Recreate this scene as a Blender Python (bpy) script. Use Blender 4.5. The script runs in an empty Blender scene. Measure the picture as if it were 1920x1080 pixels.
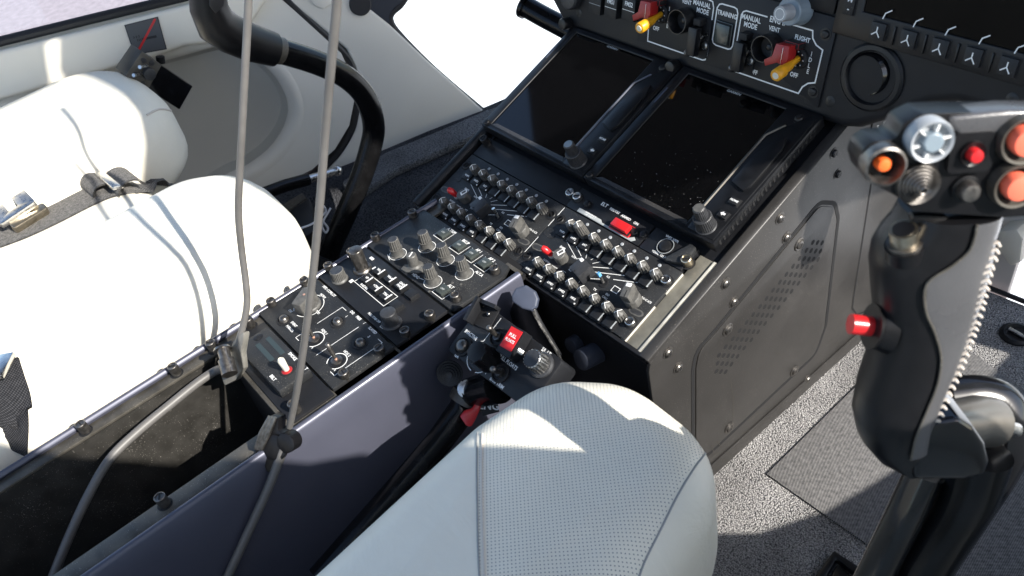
import bpy, bmesh, math, random
from mathutils import Vector as V, Matrix
from mathutils.geometry import tessellate_polygon
from mathutils.bvhtree import BVHTree
random.seed(7)
K = 0.001                                    # all lengths below are millimetres
rad = math.radians
sc = bpy.context.scene
COL = sc.collection

# ------------------------------------------------------------------ camera, sky, sun, exposure
RR = Matrix(((0.6277141, 0.7571704, -0.1807429), (0.4342047, -0.5332713, -0.7260083), (-0.646097, 0.3772463, -0.6635088)))
CC = V((673.34, -397.269, 521.872))
FPX = 1649.7018
cam = bpy.data.cameras.new('camera'); cam_o = bpy.data.objects.new('camera', cam); COL.objects.link(cam_o)
r_, d_, f_ = V(RR[0]), V(RR[1]), V(RR[2])
cam_o.matrix_world = Matrix(((r_.x, -d_.x, -f_.x, CC.x*K), (r_.y, -d_.y, -f_.y, CC.y*K), (r_.z, -d_.z, -f_.z, CC.z*K), (0, 0, 0, 1)))
cam.sensor_width = 36; cam.lens = FPX/1920*36; cam.clip_start = 0.02; cam.clip_end = 600
cam.dof.use_dof = True; cam.dof.focus_distance = 0.86; cam.dof.aperture_fstop = 15.0
sc.camera = cam_o
SUN = V((0.78, 0.20, 0.59)).normalized()
el = math.asin(SUN.z); az = math.atan2(SUN.x, SUN.y)
w = bpy.data.worlds.new('World'); sc.world = w; w.use_nodes = True
nt = w.node_tree; nt.nodes.clear()
sky = nt.nodes.new('ShaderNodeTexSky'); sky.sky_type = 'NISHITA'; sky.sun_disc = False
sky.sun_elevation = el; sky.sun_rotation = az; sky.altitude = 100
bg = nt.nodes.new('ShaderNodeBackground'); bg.inputs[1].default_value = 0.142
ow = nt.nodes.new('ShaderNodeOutputWorld')
nt.links.new(sky.outputs[0], bg.inputs[0]); nt.links.new(bg.outputs[0], ow.inputs[0])
sl = bpy.data.lights.new('sun', 'SUN'); sl.energy = 3.9; sl.angle = rad(0.5); sl.color = (1, .95, .87)
so = bpy.data.objects.new('sun', sl); COL.objects.link(so)
so.rotation_euler = SUN.to_track_quat('Z', 'Y').to_euler(); so.location = SUN*5
sc.view_settings.view_transform = 'Standard'; sc.view_settings.look = 'None'
sc.view_settings.exposure = 1.25; sc.view_settings.gamma = 1; sc.view_settings.use_curve_mapping = False
sc.render.engine = 'CYCLES'

# ------------------------------------------------------------------ frames
def frame(o, ex, ey, ez):
    return Matrix(((ex[0], ey[0], ez[0], o[0]), (ex[1], ey[1], ez[1], o[1]), (ex[2], ey[2], ez[2], o[2]), (0, 0, 0, 1)))
def tilt(o, deg):
    a = rad(deg); return frame(o, (1, 0, 0), (0, math.cos(a), math.sin(a)), (0, -math.sin(a), math.cos(a)))
P2 = tilt((0, 0, 0), 0)
P1 = tilt((-11.744, -60.023, -5.863), 18.632)
P3 = tilt((133.537, 165.951, 84.141), 74.546)
FLOOR = -241.0
def ray(px, py): return (r_*((px-960)/FPX) + d_*((py-540)/FPX) + f_)
def hit(px, py, o, n):
    d = ray(px, py); return CC + d*((V(o)-CC).dot(n)/d.dot(n))
def loc(F, px, py, h=0):                     # where the line of sight meets a plane, in that plane's own coordinates
    n = F.to_3x3().col[2]; p = hit(px, py, F.translation+n*h, n); return F.inverted() @ p
def l2(F, pts, h=0): return [tuple(loc(F, x, y, h)[:2]) for x, y in pts]
def at(px, py, d): return CC + ray(px, py)*(d*1000)
def onx(px, py, x): return hit(px, py, (x, 0, 0), V((1, 0, 0)))
def onz(px, py, z): return hit(px, py, (0, 0, z), V((0, 0, 1)))
def ony(px, py, y): return hit(px, py, (0, y, 0), V((0, 1, 0)))
nW = V((1, -.307, .25)).normalized(); eW = V((.307, 1, 0)).normalized(); eW = (eW - nW*eW.dot(nW)).normalized()
W = frame((-501, 114, -240), eW, nW.cross(eW), nW)      # left cabin wall: x along it, y up it, z into the cabin
SIDE = frame((308, 0, 0), (0, 1, 0), (0, 0, 1), (1, 0, 0))

# ------------------------------------------------------------------ materials
MATS = {}
def nd(t, k, **kw):
    n = t.nodes.new(k)
    for a, b in kw.items(): setattr(n, a, b)
    return n
def mat(name, col, rough=.5, metal=0., spec=.5, nscale=0, namt=0., bump=None, dust=0., coat=0., rvar=0., emit=None, sheen=0.):
    m = bpy.data.materials.new(name); m.use_nodes = True; t = m.node_tree; b = t.nodes['Principled BSDF']
    b.inputs['Roughness'].default_value = rough; b.inputs['Metallic'].default_value = metal
    b.inputs['Specular IOR Level'].default_value = spec; b.inputs['Coat Weight'].default_value = coat
    b.inputs['Coat Roughness'].default_value = .15; b.inputs['Sheen Weight'].default_value = sheen
    b.inputs['Base Color'].default_value = (*col, 1)
    L = t.links.new
    tc = nd(t, 'ShaderNodeTexCoord')
    src = None
    if nscale:
        n = nd(t, 'ShaderNodeTexNoise'); n.inputs['Scale'].default_value = nscale; n.inputs['Detail'].default_value = 5
        L(tc.outputs['Object'], n.inputs['Vector'])
        rp = nd(t, 'ShaderNodeMapRange'); rp.inputs[1].default_value = .3; rp.inputs[2].default_value = .7
        rp.inputs[3].default_value = 1-namt; rp.inputs[4].default_value = 1+namt
        L(n.outputs[0], rp.inputs[0])
        mx = nd(t, 'ShaderNodeVectorMath', operation='SCALE'); mx.inputs[0].default_value = col
        L(rp.outputs[0], mx.inputs['Scale']); src = mx.outputs[0]
        if rvar:
            rr = nd(t, 'ShaderNodeMapRange'); rr.inputs[1].default_value = .3; rr.inputs[2].default_value = .7
            rr.inputs[3].default_value = max(.02, rough-rvar); rr.inputs[4].default_value = rough+rvar
            L(n.outputs[0], rr.inputs[0]); L(rr.outputs[0], b.inputs['Roughness'])
    if dust:
        n2 = nd(t, 'ShaderNodeTexNoise'); n2.inputs['Scale'].default_value = 900; n2.inputs['Detail'].default_value = 2
        L(tc.outputs['Object'], n2.inputs['Vector'])
        n3 = nd(t, 'ShaderNodeTexNoise'); n3.inputs['Scale'].default_value = 25; L(tc.outputs['Object'], n3.inputs['Vector'])
        ad = nd(t, 'ShaderNodeMath', operation='MULTIPLY_ADD'); ad.inputs[1].default_value = .25
        L(n3.outputs[0], ad.inputs[0]); L(n2.outputs[0], ad.inputs[2])
        d = nd(t, 'ShaderNodeMapRange'); d.inputs[1].default_value = .80; d.inputs[2].default_value = .86; d.inputs[4].default_value = dust
        L(ad.outputs[0], d.inputs[0])
        mm = nd(t, 'ShaderNodeMixRGB'); mm.inputs[2].default_value = (.45, .42, .38, 1)
        L(d.outputs[0], mm.inputs[0])
        if src: L(src, mm.inputs[1])
        else: mm.inputs[1].default_value = (*col, 1)
        src = mm.outputs[0]
    if src: L(src, b.inputs['Base Color'])
    if bump:
        nb = nd(t, 'ShaderNodeTexNoise'); nb.inputs['Scale'].default_value = bump[0]; nb.inputs['Detail'].default_value = 3
        L(tc.outputs['Object'], nb.inputs['Vector'])
        bp = nd(t, 'ShaderNodeBump'); bp.inputs['Strength'].default_value = bump[1]; bp.inputs['Distance'].default_value = .001
        L(nb.outputs[0], bp.inputs['Height']); L(bp.outputs[0], b.inputs['Normal'])
    if emit:
        b.inputs['Emission Color'].default_value = (*emit[0], 1); b.inputs['Emission Strength'].default_value = emit[1]
    MATS[name] = m; return m
mat('panel_black', (.016, .017, .0185), .55, spec=.4, nscale=60, namt=.25, bump=(1800, .25), dust=.35, rvar=.08)
mat('panel_face', (.0095, .010, .012), .5, spec=.35, nscale=40, namt=.2, bump=(1500, .15), rvar=.06)
mat('pedestal_paint', (.029, .0275, .0265), .40, nscale=18, namt=.16, bump=(700, .10), dust=.22, rvar=.07)
mat('rail_paint', (.085, .078, .066), .45, metal=.35, nscale=60, namt=.35, dust=.5, rvar=.1)
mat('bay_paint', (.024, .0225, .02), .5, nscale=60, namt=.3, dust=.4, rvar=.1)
mat('rail_gold', (.19, .18, .15), .45, metal=.3, nscale=60, namt=.3, dust=.4)
mat('screen_matte', (.0012, .0012, .0015), .15, spec=.08)
mat('pointer_white', (.85, .85, .83), .4)
mat('seam_groove', (.30, .31, .31), .8)
mat('edge_pale', (.50, .48, .42), .5, nscale=90, namt=.25)  # pale tone for rail edge strips and the guarded toggle base
mat('console_blue', (.088, .092, .125), .42, metal=.35, nscale=20, namt=.05, rvar=.04, coat=.2)
mat('bare_metal', (.55, .54, .52), .3, metal=1, nscale=200, namt=.15, rvar=.08)
mat('dark_metal', (.16, .15, .14), .38, metal=.9, nscale=300, namt=.3, rvar=.1)
mat('gold_metal', (.5, .44, .34), .35, metal=1, nscale=200, namt=.2)
mat('black_hole', (.006, .006, .007), .7)
mat('black_plastic', (.010, .010, .011), .42, spec=.4, nscale=150, namt=.2, rvar=.08, dust=.12)
mat('knob_grey', (.085, .083, .078), .5, nscale=260, namt=.25, dust=.25)
mat('knob_dark', (.03, .031, .034), .45, nscale=260, namt=.25, dust=.12)
mat('knob_tip', (.42, .42, .40), .35, metal=.4)
mat('white_print', (.80, .80, .78), .6)
mat('grey_print', (.36, .38, .38), .6)
mat('legend_key', (.012, .0125, .014), .5, spec=.35, nscale=200, namt=.2, dust=.15)
mat('key_green', (.030, .042, .040), .3, coat=.2)
mat('led_grey', (.32, .34, .36), .3)
mat('red_plastic', (.55, .015, .018), .35, coat=.3)
mat('red_dark', (.32, .012, .012), .4)
mat('yellow_plastic', (.72, .33, .012), .4, nscale=200, namt=.15)
mat('cream_plastic', (.72, .68, .56), .45)
mat('copper', (.75, .42, .30), .4, metal=.6)
mat('orange_button', (.95, .16, .03), .35, coat=.3)
mat('coral_button', (.90, .17, .10), .4, coat=.2)
mat('screen_glass', (.0015, .0015, .0018), .05, spec=.5)
mat('bezel_black', (.007, .0075, .009), .38, spec=.35, nscale=100, namt=.2, rvar=.06)
mat('grip_black', (.006, .006, .007), .38, spec=.28, nscale=90, namt=.15, rvar=.05)
mat('grip_rubber', (.02, .02, .022), .5, bump=(900, .5))
mat('satin_metal', (.20, .185, .165), .36, metal=.8, nscale=60, namt=.12, rvar=.08)
mat('grip_leather', (.07, .07, .074), .28, coat=.35, nscale=30, namt=.1, bump=(1300, .22), rvar=.05)
mat('gloss_black', (.005, .005, .006), .15, spec=.5)
mat('tube_black', (.006, .006, .0065), .2, spec=.25, nscale=70, namt=.3, rvar=.06)
mat('blue_grey', (.20, .25, .29), .4, coat=.2)
mat('lever_blue', (.05, .06, .09), .5, nscale=80, namt=.1)
mat('trim_cream', (.78, .73, .62), .55, nscale=9, namt=.03, bump=(900, .04))
mat('trim_grey', (.70, .67, .595), .55, nscale=9, namt=.03, bump=(900, .04))
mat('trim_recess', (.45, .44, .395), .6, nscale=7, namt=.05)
mat('seal_rubber', (.012, .012, .014), .5)
mat('navy_post', (.02, .024, .035), .5)
mat('leather_white', (.80, .755, .645), .48, nscale=14, namt=.045, bump=(90, .22), rvar=.06)
def wrinkles(name):                          # soft pulls and sag across stretched leather
    t = MATS[name].node_tree; b = t.nodes['Principled BSDF']; old = b.inputs['Normal'].links[0].from_socket
    tc = nd(t, 'ShaderNodeTexCoord'); mp = nd(t, 'ShaderNodeMapping'); mp.inputs['Scale'].default_value = (1, 2.2, 1.4); mp.inputs['Rotation'].default_value = (0, 0, .5)
    n = nd(t, 'ShaderNodeTexNoise'); n.inputs['Scale'].default_value = 11; n.inputs['Detail'].default_value = 6; n.inputs['Roughness'].default_value = .55; n.inputs['Distortion'].default_value = .7
    bp = nd(t, 'ShaderNodeBump'); bp.inputs['Strength'].default_value = .55; bp.inputs['Distance'].default_value = .006
    t.links.new(tc.outputs['Object'], mp.inputs[0]); t.links.new(mp.outputs[0], n.inputs['Vector']); t.links.new(n.outputs[0], bp.inputs['Height'])
    t.links.new(old, bp.inputs['Normal']); t.links.new(bp.outputs[0], b.inputs['Normal'])
wrinkles('leather_white')
mat('stitch_white', (.62, .56, .50), .7)
mat('seam_tan', (.50, .46, .38), .7)
mat('cable_grey', (.115, .11, .105), .45, nscale=60, namt=.12, rvar=.06)
mat('connector_clear', (.15, .145, .13), .3, nscale=80, namt=.25)
mat('cord_white', (.75, .76, .80), .6)
mat('placard_grey', (.075, .078, .082), .5)
mat('nose_white', (.66, .61, .55), .5, nscale=6, namt=.05)
mat('ceiling_grey', (.03, .03, .03), .8, nscale=12, namt=.1)

def web_mat(name, a, b_, su, sv):            # woven webbing and ribbed mats
    m = bpy.data.materials.new(name); m.use_nodes = True; t = m.node_tree; L = t.links.new
    b = t.nodes['Principled BSDF']; b.inputs['Roughness'].default_value = .85; b.inputs['Specular IOR Level'].default_value = .2
    uv = nd(t, 'ShaderNodeTexCoord')
    sp = nd(t, 'ShaderNodeSeparateXYZ'); L(uv.outputs['UV'], sp.inputs[0])
    def sn(o, f):
        q = nd(t, 'ShaderNodeMath', operation='MULTIPLY'); q.inputs[1].default_value = f; L(o, q.inputs[0])
        s_ = nd(t, 'ShaderNodeMath', operation='SINE'); L(q.outputs[0], s_.inputs[0]); return s_.outputs[0]
    pr = nd(t, 'ShaderNodeMath', operation='MULTIPLY'); L(sn(sp.outputs[0], su), pr.inputs[0]); L(sn(sp.outputs[1], sv), pr.inputs[1])
    ns = nd(t, 'ShaderNodeTexNoise'); ns.inputs['Scale'].default_value = 260; L(uv.outputs['UV'], ns.inputs['Vector'])
    ad = nd(t, 'ShaderNodeMath', operation='MULTIPLY_ADD'); ad.inputs[1].default_value = 1.3; L(ns.outputs[0], ad.inputs[0]); L(pr.outputs[0], ad.inputs[2])
    rp = nd(t, 'ShaderNodeMapRange'); rp.inputs[1].default_value = .2; rp.inputs[2].default_value = 1.3; L(ad.outputs[0], rp.inputs[0])
    mx = nd(t, 'ShaderNodeMixRGB'); mx.inputs[1].default_value = (*a, 1); mx.inputs[2].default_value = (*b_, 1)
    L(rp.outputs[0], mx.inputs[0]); L(mx.outputs[0], b.inputs['Base Color'])
    bp = nd(t, 'ShaderNodeBump'); bp.inputs['Strength'].default_value = .8; bp.inputs['Distance'].default_value = .001
    L(rp.outputs[0], bp.inputs['Height']); L(bp.outputs[0], b.inputs['Normal'])
    MATS[name] = m
web_mat('webbing', (.025, .025, .027), (.30, .29, .275), 2900, 2900)
web_mat('webbing_dark', (.010, .011, .013), (.05, .05, .055), 2600, 2600)
web_mat('ribbed_mat', (.045, .046, .05), (.36, .35, .345), 3300, 3300)

def carpet_mat(name, a, b_, sc_=620):
    m = bpy.data.materials.new(name); m.use_nodes = True; t = m.node_tree; L = t.links.new
    b = t.nodes['Principled BSDF']; b.inputs['Roughness'].default_value = .95; b.inputs['Specular IOR Level'].default_value = .1
    tc = nd(t, 'ShaderNodeTexCoord')
    v = nd(t, 'ShaderNodeTexVoronoi'); v.inputs['Scale'].default_value = sc_; L(tc.outputs['Object'], v.inputs['Vector'])
    ns = nd(t, 'ShaderNodeTexNoise'); ns.inputs['Scale'].default_value = 700; ns.inputs['Detail'].default_value = 4; L(tc.outputs['Object'], ns.inputs['Vector'])
    ad = nd(t, 'ShaderNodeMath', operation='SUBTRACT'); L(ns.outputs[0], ad.inputs[0]); L(v.outputs[0], ad.inputs[1])
    rp = nd(t, 'ShaderNodeMapRange'); rp.inputs[1].default_value = -.45; rp.inputs[2].default_value = .30; L(ad.outputs[0], rp.inputs[0])
    n2 = nd(t, 'ShaderNodeTexNoise'); n2.inputs['Scale'].default_value = 14; n2.inputs['Detail'].default_value = 4; L(tc.outputs['Object'], n2.inputs['Vector'])
    r2 = nd(t, 'ShaderNodeMapRange'); r2.inputs[1].default_value = .3; r2.inputs[2].default_value = .7; r2.inputs[3].default_value = .75; r2.inputs[4].default_value = 1.2
    L(n2.outputs[0], r2.inputs[0])
    mx = nd(t, 'ShaderNodeMixRGB'); mx.inputs[1].default_value = (*a, 1); mx.inputs[2].default_value = (*b_, 1); L(rp.outputs[0], mx.inputs[0])
    ml = nd(t, 'ShaderNodeVectorMath', operation='SCALE'); L(mx.outputs[0], ml.inputs[0]); L(r2.outputs[0], ml.inputs['Scale'])
    L(ml.outputs[0], b.inputs['Base Color'])
    bp = nd(t, 'ShaderNodeBump'); bp.inputs['Strength'].default_value = 1; bp.inputs['Distance'].default_value = .003
    L(rp.outputs[0], bp.inputs['Height']); L(bp.outputs[0], b.inputs['Normal'])
    MATS[name] = m
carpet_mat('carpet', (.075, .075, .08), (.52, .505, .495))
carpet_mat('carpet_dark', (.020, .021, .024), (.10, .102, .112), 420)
carpet_mat('carpet_edge', (.07, .074, .082), (.27, .272, .28), 420)

def perf_mat(name, ang, lines, sx, sy, rr, dotc=(.11, .12, .13)):  # white leather with punched dots between two seam lines
    m = MATS['leather_white'].copy(); m.name = name; t = m.node_tree; L = t.links.new; b = t.nodes['Principled BSDF']
    src = b.inputs['Base Color'].links[0].from_socket
    tc = nd(t, 'ShaderNodeTexCoord')
    ro = nd(t, 'ShaderNodeMapping'); ro.inputs['Rotation'].default_value = (0, 0, ang); L(tc.outputs['Object'], ro.inputs[0])
    sp = nd(t, 'ShaderNodeSeparateXYZ'); L(ro.outputs[0], sp.inputs[0])
    def cell(o, s_, sh=None):
        q = nd(t, 'ShaderNodeMath', operation='MULTIPLY'); q.inputs[1].default_value = 1/s_; L(o, q.inputs[0])
        f = nd(t, 'ShaderNodeMath', operation='FRACT'); L(q.outputs[0], f.inputs[0])
        g = nd(t, 'ShaderNodeMath', operation='SUBTRACT'); g.inputs[1].default_value = .5; L(f.outputs[0], g.inputs[0]); return g.outputs[0]
    cb = nd(t, 'ShaderNodeCombineXYZ'); L(cell(sp.outputs[0], sx), cb.inputs[0]); L(cell(sp.outputs[1], sy), cb.inputs[1])
    ln = nd(t, 'ShaderNodeVectorMath', operation='LENGTH'); L(cb.outputs[0], ln.inputs[0])
    dot = nd(t, 'ShaderNodeMapRange'); dot.inputs[1].default_value = rr; dot.inputs[2].default_value = rr*.75; L(ln.outputs['Value'], dot.inputs[0])
    fac = dot.outputs[0]
    so_ = nd(t, 'ShaderNodeSeparateXYZ'); L(tc.outputs['Object'], so_.inputs[0])
    for a, c, e in lines:                    # keep dots where a*x + c*y + e > 0
        q = nd(t, 'ShaderNodeMath', operation='MULTIPLY_ADD'); q.inputs[1].default_value = a; q.inputs[2].default_value = e; L(so_.outputs[0], q.inputs[0])
        p = nd(t, 'ShaderNodeMath', operation='MULTIPLY_ADD'); p.inputs[1].default_value = c; L(so_.outputs[1], p.inputs[0]); L(q.outputs[0], p.inputs[2])
        g = nd(t, 'ShaderNodeMath', operation='GREATER_THAN'); g.inputs[1].default_value = 0; L(p.outputs[0], g.inputs[0])
        k = nd(t, 'ShaderNodeMath', operation='MULTIPLY'); L(fac, k.inputs[0]); L(g.outputs[0], k.inputs[1]); fac = k.outputs[0]
    mx = nd(t, 'ShaderNodeMixRGB'); mx.inputs[2].default_value = (*dotc, 1); L(fac, mx.inputs[0]); L(src, mx.inputs[1])
    L(mx.outputs[0], b.inputs['Base Color'])
    MATS[name] = m

def glass_mat():
    m = bpy.data.materials.new('window_glass'); m.use_nodes = True; t = m.node_tree; t.nodes.clear(); L = t.links.new
    tr = nd(t, 'ShaderNodeBsdfTransparent'); tr.inputs[0].default_value = (.93, .95, .95, 1)
    gl = nd(t, 'ShaderNodeBsdfGlossy'); gl.inputs['Roughness'].default_value = .02
    fr = nd(t, 'ShaderNodeFresnel'); fr.inputs[0].default_value = 1.35
    mx = nd(t, 'ShaderNodeMixShader'); o = nd(t, 'ShaderNodeOutputMaterial')
    L(fr.outputs[0], mx.inputs[0]); L(tr.outputs[0], mx.inputs[1]); L(gl.outputs[0], mx.inputs[2]); L(mx.outputs[0], o.inputs[0])
    MATS['window_glass'] = m
glass_mat()

# ------------------------------------------------------------------ mesh building
TXT = {}
def text_geo(s):
    if s not in TXT:
        c = bpy.data.curves.new('t', 'FONT'); c.body = s; c.size = 1; c.align_x = 'CENTER'; c.align_y = 'CENTER'; c.resolution_u = 2
        c.offset = .028
        o = bpy.data.objects.new('t', c); COL.objects.link(o)
        dg = bpy.context.evaluated_depsgraph_get(); me = bpy.data.meshes.new_from_object(o.evaluated_get(dg))
        TXT[s] = ([v.co.copy() for v in me.vertices], [tuple(p.vertices) for p in me.polygons])
        bpy.data.objects.remove(o); bpy.data.meshes.remove(me); bpy.data.curves.remove(c)
    return TXT[s]
class MB:
    def __init__(s): s.v = []; s.f = []; s.m = []
    def add(s, vs, fs, mi=0):
        o = len(s.v); s.v += [V(x) for x in vs]
        for f in fs: s.f.append([i+o for i in f]); s.m.append(mi)
        return s
    def join(s, o, M=None, dm=0):
        M = M or Matrix(); k = len(s.v); s.v += [M @ v for v in o.v]
        for f, m in zip(o.f, o.m): s.f.append([i+k for i in f]); s.m.append(m+dm)
        return s
    def tf(s, M): s.v = [M @ v for v in s.v]; return s
    def box(s, x0, x1, y0, y1, z0, z1, mi=0):
        return s.prism([(x0, y0), (x1, y0), (x1, y1), (x0, y1)], z0, z1, mi)
    def prism(s, poly, z0, z1, mi=0, mt=None):
        a = sum(poly[i-1][0]*poly[i][1]-poly[i][0]*poly[i-1][1] for i in range(len(poly)))
        if a < 0: poly = poly[::-1]
        n = len(poly); vs = [(x, y, z0) for x, y in poly]+[(x, y, z1) for x, y in poly]
        s.add(vs, [[i, (i+1) % n, n+(i+1) % n, n+i] for i in range(n)]+[list(range(n))[::-1]], mi)
        s.add(vs[n:], [list(range(n))], mi if mt is None else mt); return s
    def rings(s, rs, mi=0, c0=True, c1=True):
        n = len(rs[0]); vs = [p for r in rs for p in r]; fs = []
        for k in range(len(rs)-1):
            for i in range(n): j = (i+1) % n; fs.append([k*n+i, k*n+j, (k+1)*n+j, (k+1)*n+i])
        if c0: fs.append(list(range(n))[::-1])
        if c1: fs.append([(len(rs)-1)*n+i for i in range(n)])
        return s.add(vs, fs, mi)
    def lathe(s, prof, n=20, mi=0, c=(0, 0)):
        return s.rings([[(c[0]+r*math.cos(2*math.pi*i/n), c[1]+r*math.sin(2*math.pi*i/n), z) for i in range(n)] for r, z in prof], mi)
    def knurl(s, r0, r1, z0, z1, teeth, depth, mi=0, mt=None, chamf=.6):
        n = teeth*4
        def rg(r, z, d): return [((r-(d if i % 4 < 2 else 0))*math.cos(2*math.pi*i/n), (r-(d if i % 4 < 2 else 0))*math.sin(2*math.pi*i/n), z) for i in range(n)]
        s.rings([rg(r0, z0, depth), rg(r1, z1-chamf, depth), rg(r1-chamf-depth*.4, z1, 0)], mi, True, False)
        t = rg(r1-chamf-depth*.4, z1, 0); return s.add(t, [list(range(n))], mi if mt is None else mt)
    def tube(s, path, r, n=10, mi=0, caps=True, flat=1.):
        path = [V(p) for p in path]; m = len(path); rs = []; nv = None
        for k in range(m):
            t = (path[min(k+1, m-1)]-path[max(k-1, 0)]).normalized()
            if nv is None: nv = t.orthogonal().normalized()
            nv = (nv-t*nv.dot(t)).normalized(); bv = t.cross(nv)
            rr = r[k] if isinstance(r, (list, tuple)) else r
            rs.append([path[k]+nv*(rr*math.cos(2*math.pi*i/n))+bv*(rr*flat*math.sin(2*math.pi*i/n)) for i in range(n)])
        return s.rings(rs, mi, caps, caps)
    def cyl(s, a, b, r0, r1=None, n=16, mi=0): return s.tube([a, b], [r0, r0 if r1 is None else r1], n, mi)
    def line(s, pts, wd, z, mi=0, closed=False):
        P = [V((x, y, 0)) for x, y in pts]; n = len(P); L_ = []; R_ = []
        for i in range(n):
            a = P[i-1] if (i or closed) else None; b = P[(i+1) % n] if (i < n-1 or closed) else None
            d0 = (P[i]-a).normalized() if a else None; d1 = (b-P[i]).normalized() if b else None
            if d0 is None: d0 = d1
            if d1 is None: d1 = d0
            t = (d0+d1); t = t.normalized() if t.length > 1e-6 else d0
            nn = V((-t.y, t.x, 0)); k = min(2.0, 1/max(.3, nn.dot(V((-d0.y, d0.x, 0)))))
            L_.append(P[i]+nn*(wd/2*k)+V((0, 0, z))); R_.append(P[i]-nn*(wd/2*k)+V((0, 0, z)))
        m = n if closed else n-1
        return s.add(L_+R_, [[n+i, n+(i+1) % n, (i+1) % n, i] for i in range(m)], mi)
    def arc(s, c, r, wd, z, a0=0, a1=360, n=28, mi=0):
        cl = abs(a1-a0) >= 360
        return s.line([(c[0]+r*math.cos(rad(a0+(a1-a0)*i/n)), c[1]+r*math.sin(rad(a0+(a1-a0)*i/n))) for i in range(n if cl else n+1)], wd, z, mi, cl)
    def disc(s, c, r, z, mi=0, n=18, ry=None):
        ry = ry or r
        return s.add([(c[0]+r*math.cos(2*math.pi*i/n), c[1]+ry*math.sin(2*math.pi*i/n), z) for i in range(n)], [list(range(n))], mi)
    def text(s, t, x, y, size, z, rot=0, mi=0, sx=1.):
        vs, fs = text_geo(t); c, q = math.cos(rad(rot)), math.sin(rad(rot))
        return s.add([(x+size*(sx*v.x*c-v.y*q), y+size*(sx*v.x*q+v.y*c), z) for v in vs], fs, mi)
    def sphere(s, c, r, mi=0, n=12, sz=1.):
        m = n//2; rs = [[(c[0]+r*math.sin(math.pi*k/m)*math.cos(2*math.pi*i/n), c[1]+r*math.sin(math.pi*k/m)*math.sin(2*math.pi*i/n), c[2]-r*sz*math.cos(math.pi*k/m)) for i in range(n)] for k in range(m+1)]
        rs[0] = [(c[0]+r*.02*math.cos(2*math.pi*i/n), c[1]+r*.02*math.sin(2*math.pi*i/n), c[2]-r*sz) for i in range(n)]
        rs[-1] = [(x, y, c[2]+r*sz) for x, y, z in rs[0]]
        return s.rings(rs, mi)
    def holed(s, outer, holes, z0, z1, mi=0, mw=None):
        loops = [[V((x, y, 0)) for x, y in L_] for L_ in [outer]+holes]
        tri = tessellate_polygon(loops); flat = [p for L_ in loops for p in L_]
        for z, rv in ((z0, True), (z1, False)):
            fs = []
            for t in tri:
                a, b, c = [flat[i] for i in t]; up = (b-a).cross(c-a).z > 0
                fs.append(list(t) if up != rv else list(t)[::-1])
            s.add([(p.x, p.y, z) for p in flat], fs, mi)
        for L_ in loops:
            n = len(L_)
            s.add([(p.x, p.y, z0) for p in L_]+[(p.x, p.y, z1) for p in L_], [[i, (i+1) % n, n+(i+1) % n, n+i] for i in range(n)], mi if mw is None else mw)
        return s
    def mesh(s, name, mats, bev=0, ang=35, seg=2, uv=None, fixn=True):
        me = bpy.data.meshes.new(name)
        me.from_pydata([(v.x*K, v.y*K, v.z*K) for v in s.v], [], s.f)
        for m in ([mats] if isinstance(mats, str) else mats): me.materials.append(MATS[m])
        for p, mi in zip(me.polygons, s.m): p.material_index = mi
        bm = bmesh.new(); bm.from_mesh(me)
        if fixn:
            bmesh.ops.remove_doubles(bm, verts=bm.verts, dist=1e-6)
            bmesh.ops.recalc_face_normals(bm, faces=bm.faces)
        if bev:
            es = [e for e in bm.edges if len(e.link_faces) == 2 and e.calc_face_angle(0) > rad(30)]
            bmesh.ops.bevel(bm, geom=es, offset=bev*K, segments=seg, affect='EDGES', clamp_overlap=True, profile=.5)
        bm.to_mesh(me); bm.free()
        for p in me.polygons: p.use_smooth = True
        me.set_sharp_from_angle(angle=rad(ang))
        if uv:
            L_ = me.uv_layers.new(name='uv'); 
            for lp in me.loops:
                q = uv(me.vertices[lp.vertex_index].co/K); L_.data[lp.index].uv = (q[0]*K, q[1]*K)
        return me

def thing(name, label, cat, F=None, group=None):
    o = bpy.data.objects.new(name, None); COL.objects.link(o); o.empty_display_size = .02
    if F is not None:
        M = F.copy(); M.translation = M.translation*K; o.matrix_world = M
    o['label'] = label; o['category'] = cat
    if group: o['group'] = group
    return o
def part(name, m, mats, parent, pos=None, rot=None, bev=0, ang=35, label=None, **kw):
    me = m.mesh(name, mats, bev, ang, **kw) if isinstance(m, MB) else m
    o = bpy.data.objects.new(name, me); COL.objects.link(o); o.parent = parent
    if pos is not None: o.location = V(pos)*K
    if rot is not None: o.rotation_euler = rot
    if label: o['label'] = label
    return o
def plate(name, l, m, mt, parent, bev=0, ang=35, mp='white_print'):
    me = m.mesh('tmp', mt, bev, ang); k = MB(); k.v = [v.co/K for v in me.vertices]; k.f = [list(p.vertices) for p in me.polygons]; k.m = [0]*len(k.f)
    bpy.data.meshes.remove(me); k.join(l, None, 1)
    return part(name, k, [mt, mp], parent, ang=ang, fixn=False)
def solo(name, m, mats, label, cat, F=None, group=None, bev=0, ang=35, **kw):
    o = bpy.data.objects.new(name, m.mesh(name, mats, bev, ang, **kw)); COL.objects.link(o)
    if F is not None:
        M = F.copy(); M.translation = M.translation*K; o.matrix_world = M
    o['label'] = label; o['category'] = cat
    if group: o['group'] = group
    return o
def struct(name, m, mats, ang=35, **kw):
    o = bpy.data.objects.new(name, m.mesh(name, mats, 0, ang, **kw)); COL.objects.link(o); o['kind'] = 'structure'; return o
def offs(F, x, y, z=0): return F @ Matrix.Translation((x, y, z))
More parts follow.
